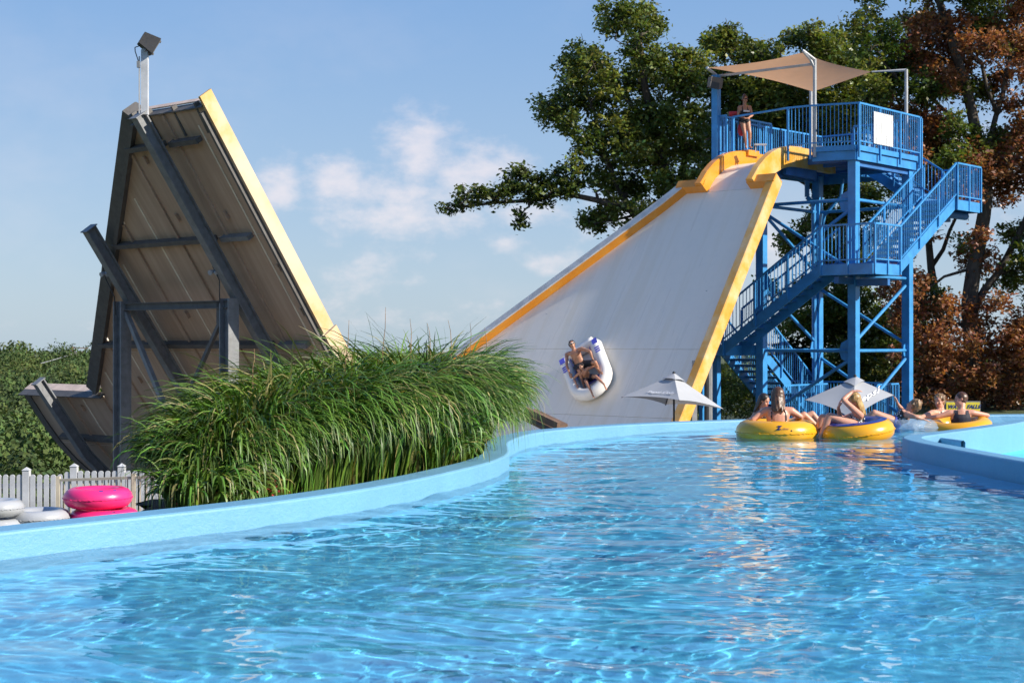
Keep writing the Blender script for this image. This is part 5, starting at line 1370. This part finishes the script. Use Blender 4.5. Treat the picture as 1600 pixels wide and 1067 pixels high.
# ------------------------------------------------------------------ tubes and bathers in the pool
gy = 'bathers and their inner tubes'
Y1 = 22.55; c1_ = at(1214, 0, Y1); t1 = tube_ring((c1_.x, Y1, .075), .412, .193, M['tube_yellow'], 'plain yellow inner tube floating under the brown haired woman seen from behind', 'yellow inner tubes')
def tubefit(th, z):
    rr = .412+.193*math.sqrt(max(0, 1-(z/.1776)**2))+.005; return Vector((rr*math.cos(th), rr*math.sin(th), z))
text_mesh('print', 'Z', .082, M['print_blue'], t1, (0, 0, 0), (1, 0, 0), (0, 0, 1), .25, .002, .006, fn=lambda p: tubefit(-1.70+p.x/.58, .088+p.y*.9)).matrix_parent_inverse = Matrix()
text_mesh('print', 'ebec', .05, M['print_blue'], t1, (0, 0, 0), (1, 0, 0), (0, 0, 1), .3, .002, 0, fn=lambda p: tubefit(-1.70+(p.x+.095)/.58, .078+p.y*.9)).matrix_parent_inverse = Matrix()
q = MB().ball((0.405*.12+.06, -.585, .05), .012, .008, .012).build('valve', M['black'], None, True); q.parent = t1
P = lambda px, py, Y: at(px, py, Y)
J = dict(hd=P(1214, 620, Y1+.02), nk=P(1214, 632, Y1-.02), sL=P(1195, 642, Y1), sR=P(1236, 642, Y1), eL=P(1176, 656, Y1-.05), eR=P(1251, 651, Y1+.02), wL=P(1172, 655, Y1+.22), wR=P(1242, 656, Y1+.25),
         hL=P(1206, 690, Y1-.05), hR=P(1224, 690, Y1-.05), kL=P(1206, 688, Y1+.38), kR=P(1222, 688, Y1+.38), aL=P(1206, 712, Y1+.6), aR=P(1222, 712, Y1+.6), front=(0, 1, .1), fL=(0, 1, 0), fR=(0, 1, 0))
human('brown haired woman seen from behind in the nearest yellow tube', J, (-.25, 1, -.05), [('swimsuit', 'cloth_dots', lambda nm, t, tor, fr, la_: (nm == 'torso') & ((tor < .45) | ((fr < 0) & (la_ > .085) & (la_ < .108) & (tor < 1.02)) | ((fr > .02) & (tor < .75))), .008)], 'skin_pink', ('long', 'hair_brown'), 1.07, female=True)
Yg = 23.15
J = dict(hd=P(1194, 626.5, Yg), nk=P(1190, 638, Yg+.02), sL=P(1199, 648, Yg-.1), sR=P(1181, 647, Yg+.1), eL=P(1203, 660, Yg-.2), eR=P(1173, 657, Yg+.1), wL=P(1210, 664, Yg-.1), wR=P(1175, 660, Yg-.12),
         hL=P(1226, 669, Yg-.12), hR=P(1226, 668, Yg+.08), kL=P(1256, 647.5, Yg-.1), kR=P(1269, 646.5, Yg+.1), aL=P(1285, 674, Yg-.1), aR=P(1290, 672, Yg+.1), front=(.5, -.2, .8), fL=(.7, 0, -.6), fR=(.7, 0, -.6))
human('dark haired girl facing the woman, her knees raised at the far side of the tube', J, (.80, -.65, -.12), [('swimsuit', 'cloth_blue', onepiece(-.28, .85), .008)], 'skin', ('long', 'hair_dark'), .86, female=True)
# second tube, tilted, with the blonde woman
Y2 = 22.3; q2 = at(1340, 0, Y2); ty = R(-7); ax2 = Vector((math.cos(ty), 0, -math.sin(ty))); ay2 = Vector((0, math.cos(R(3)), math.sin(R(3)))); az2 = ax2.cross(ay2).normalized()
t2 = tube_ring((q2.x, Y2, .09), .345, .185, M['tube_yellow'], 'tilted yellow inner tube with a dark blue top under the blonde woman', 'yellow inner tubes', (ax2, ay2, az2))
rings = []
for i in range(45):
    a = 2*math.pi*i/44; d = ax2*math.cos(a)+ay2*math.sin(a); rings.append([d*(.345+.189*math.cos(b))+az2*(.92*.189*math.sin(b)) for b in (math.pi*.34, math.pi*.42, math.pi*.52, math.pi*.66, math.pi*.8)])
q = MB().sweep(rings, closed=False).build('top_cover', M['tube_blue'], None, True); q.parent = t2
J = dict(hd=P(1334, 627, Y2+.05), nk=P(1338, 640, Y2+.08), sR=P(1344, 649, Y2-.02), sL=P(1332, 650, Y2+.26), eR=P(1317.5, 624.5, Y2-.22), eL=P(1313, 655, Y2+.30), wR=P(1332, 611.5, Y2-.12), wL=P(1310, 637, Y2+.22),
         hR=P(1341, 668, Y2-.02), hL=P(1340, 667, Y2+.16), kR=P(1296, 650, Y2-.05), kL=P(1285, 652, Y2+.18), aR=P(1279, 687, Y2-.02), aL=P(1272, 684, Y2+.2), front=(-.8, -.25, .35), dR=(.9, .1, .1), pR=(.2, .2, -1), dL=(.3, 0, 1), pL=(1, 0, 0), fR=(-.5, 0, -.8), fL=(-.5, 0, -.8))
human('blonde woman leaning back in the tilted tube with one arm bent over her head', J, (-.95, -.1, .15), [('swimsuit', 'cloth_dots', onepiece(.05, .80), .009), ('swim_bottom', 'cloth_blue', lambda nm, t, tor, fr, la_: ((nm == 'torso') & (tor < .14)) | ((nm == 'thigh') & (t < .12)), .010)], 'skin_pink', ('long', 'hair_blond'), .98, female=True)
# clear tube and the woman lying back in it
Y3 = 24.5; q3 = at(1416, 0, Y3)
t3 = tube_ring((q3.x, Y3, .035), .34, .15, M['clear'], 'clear transparent inner tube with glints, behind the tilted yellow tube', 'other inner tubes')
J = dict(hd=P(1427, 634, Y3), nk=P(1422, 643, Y3), sR=P(1418, 648, Y3-.17), sL=P(1416, 646, Y3+.17), eR=P(1430, 651, Y3-.3), eL=P(1409, 640, Y3+.28), wR=P(1442, 655, Y3-.3), wL=P(1403, 631, Y3+.2),
         hR=P(1397, 660, Y3-.09), hL=P(1397, 660, Y3+.09), kR=P(1366, 645, Y3-.15), kL=P(1362, 647, Y3+.15), aR=P(1345, 668, Y3-.1), aL=P(1340, 670, Y3+.2), front=(-.3, -.3, 1), fR=(-.6, 0, -.6), fL=(-.6, 0, -.6), dL=(-.4, 0, 1))
human('curly haired woman in a patterned blue swimsuit lying back in the clear tube', J, (-.6, .5, .7), [('swimsuit', 'cloth_dots', onepiece(.25, .80), .010), ('swim_bottom', 'cloth_blue', lambda nm, t, tor, fr, la_: ((nm == 'torso') & (tor < .27)) | ((nm == 'thigh') & (t < .12)), .011)], 'skin', ('curly', 'hair_sand'), .97, female=True)
# short haired woman behind
Y4 = 25.55
J = dict(hd=P(1468, 627, Y4), nk=P(1470, 639, Y4), sR=P(1457, 645, Y4-.12), sL=P(1484, 645, Y4+.1), eR=P(1440, 652, Y4-.45), eL=P(1490, 662, Y4+.1), wR=P(1420, 650.5, Y4-.75), wL=P(1485, 672, Y4-.1),
         hR=P(1463, 688, Y4), hL=P(1481, 688, Y4), kR=P(1463, 710, Y4-.25), kL=P(1481, 710, Y4-.25), aR=P(1463, 718, Y4-.15), aL=P(1481, 718, Y4-.15), front=(-.4, -1, .1), dR=(-.9, -.2, -.1), pR=(0, -.3, -1))
J['aR'] = Vector((J['kR'].x, Y4+.1, -.60)); J['aL'] = Vector((J['kL'].x, Y4+.1, -.60)); J['kR'].z = max(J['kR'].z, -.48); J['kL'].z = max(J['kL'].z, -.48)
human('short haired woman facing left, reaching one arm towards the clear tube', J, (-.75, -.75, 0), [('swimsuit', 'cloth_navy', onepiece(-.28, .70), .009)], 'skin', ('mid', 'hair_sand'), .97, female=True)
Y5 = 24.95; q5 = at(1497, 0, Y5); tz5 = R(-4)
ax5 = Vector((1, 0, .10)).normalized(); ay5 = Vector((0, 1, .10)).normalized()
t5 = tube_ring((q5.x, Y5, .005), .39, .155, M['tube_yellow'], 'yellow inner tube behind the island wall holding the man in the dark tank top', 'yellow inner tubes', (ax5, ay5, ax5.cross(ay5).normalized()))
J = dict(hd=P(1501, 625, Y5+.05), nk=P(1503, 637.5, Y5), sL=P(1484, 645.5, Y5-.02), sR=P(1519, 645, Y5-.02), eL=P(1463, 651.5, Y5-.02), eR=P(1543, 649, Y5+.02), wL=P(1447, 653, Y5+.2), wR=P(1528, 652, Y5+.30),
         hL=P(1491, 690, Y5), hR=P(1511, 690, Y5), kL=P(1491, 690, Y5+.42), kR=P(1511, 690, Y5+.42), aL=P(1491, 700, Y5+.75), aR=P(1511, 700, Y5+.75), front=(0, 1, .1), fL=(0, 1, 0), fR=(0, 1, 0), pL=(0, 0, -1), pR=(0, 0, -1))
for k in ('kL', 'kR', 'aL', 'aR'): J[k].z = max(J[k].z, -.42)
J['aL'].y = J['aR'].y = 25.62
human('man in a dark tank top seen from behind with both arms over his yellow tube', J, (-1, .12, -.05), [('tank_top', 'cloth_navy', tank(), .010)], 'skin_pink', ('short', 'hair_brown'), 1.0)

# ------------------------------------------------------------------ umbrellas and sign beyond the far wall
def umbrella(top, corners, gz_, label, textdef=None, pole_r=.022):
    top = Vector(top); cs = [Vector(c) for c in corners]; c0 = sum(cs, Vector())/4
    t = thing('patio_umbrella', (top.x, top.y, gz_), label, 'umbrella', 'silver umbrellas behind the far pool wall'); n = 10
    axis = (top-c0).normalized()
    for i in range(4):
        a, b = cs[i], cs[(i+1) % 4]; rows = []
        for j in range(n+1):
            r = j/n; row = []
            for k in range(n+1):
                q = k/n; e = a.lerp(b, q); sagg = 4*q*(1-q); p = top.lerp(e, .10+.90*r); p = p.lerp(top, .075*sagg*r*r); p += (c0-p)*0; p -= axis*(.03*sagg*math.sin(math.pi*r)); row.append(p)
            rows.append(row)
        m = MB(); m.sweep(rows, closed=False); m.build('canopy_panel', M['umbrella'], t, True)
        # vent flap and rib
        v = MB(); rr = []
        for j in range(4):
            r = j/3; rr.append([top.lerp(a.lerp(b, k/6), .02+.22*r)+axis*(.05-.015*r)-axis*(.02*4*(k/6)*(1-k/6)*r)*-1 for k in range(7)])
        v.sweep(rr, closed=False).build('vent_flap', M['umbrella'], t, True)
        MB().bar(top.lerp(a, .12)-axis*.03, a-axis*.012, .018, .018).build('rib', M['black'], t)
    MB().tube(Vector((top.x, top.y, gz_)), top+UP*.02, pole_r, n=10).build('pole', M['black'], t); MB().ball(top+UP*.05, .035).build('finial', M['black'], t, True)
    if textdef:
        i, body, size, u_, v_, col_ = textdef; a, b = cs[i], cs[(i+1) % 4]; ex = (b-a).normalized()
        def fn(p):
            r = v_-p.y*size*(1.7 if size < .12 else 1); q = u_+p.x*size/max(.2, r)/1.0; e = a.lerp(b, q); sagg = 4*q*(1-q); w = top.lerp(e, .10+.90*r); w = w.lerp(top, .075*sagg*r*r); w -= axis*(.03*sagg*math.sin(math.pi*r)); return w+axis*.022+Vector((0, -.012, 0))
        text_mesh('lettering', body, 1.0, M[col_], t, (0, 0, 0), (1, 0, 0), (0, 1, 0), .35, 0, .022, fn=fn)
    return t
YU = 33.5
umbrella(at(1053, 586, YU), [at(971, 620, YU-.1), at(1061, 625, YU-1.35), at(1131, 639, YU+.1), at(1040, 632, YU+1.3)], float(hterr(3.5, YU)), 'silver grey umbrella with white script lettering in front of the slide edge', (0, 'Pepsi-Cola', .105, .60, .74, 'print_white'))
YV = 32.0
umbrella(at(1336, 591, YV+.25), [at(1257, 624.5, YV+.2), at(1332, 655, YV-1.1), at(1397, 617, YV), at(1325, 600, YV+1.5)], float(hterr(7.2, YV)), 'tilted silver grey umbrella behind the blonde woman at the foot of the tower', (1, 'Pepsi', .26, .48, .62, 'print_white'))
YS = 29.0
sg = thing('yellow_sign', (at(1500, 640, YS).x, YS, float(hterr(9, YS))), 'yellow sign with blue slanted lettering behind the man in the tank top', 'sign')
a = at(1478, 628, YS); b = at(1531, 652, YS); c = (a+b)/2
MB().box(c+Vector((0, .02, 0)), ((b-a).x+.03, .03, (a-b).z+.03)).build('frame', M['galv'], sg); MB().box(c, ((b-a).x-.01, .025, (a-b).z-.01)).build('sign_face', M['sign_yellow'], sg)
text_mesh('lettering', 'WATER FALLS', .098, M['print_blue'], sg, Vector((c.x+.015, YS-.016, at(0, 635.5, YS).z)), (1, 0, 0), (0, 0, 1), .3, .002, .003)
for dx in (-.26, .26): MB().box((c.x+dx, YS+.05, (c.z+float(hterr(9, YS)))/2), (.05, .05, c.z-float(hterr(9, YS)))).build('post', M['galv'], sg)
# brown timber edging showing above the wall beside the grass
tb = MB(); a = at(822, 645, 27); b = at(872, 669, 26.2); tb.bar(a, b, .4, .05, Vector((0, -.5, 1))); tg = tb.build('timber_ramp', M['timber']); tag(tg, 'brown timber boards sloping down just right of the grass', 'boards')
MB().bar(a+Vector((.0, -.2, .05)), b+Vector((0, -.2, .05)), .06, .12).build('edge_board', M['timber'], None).parent = tg
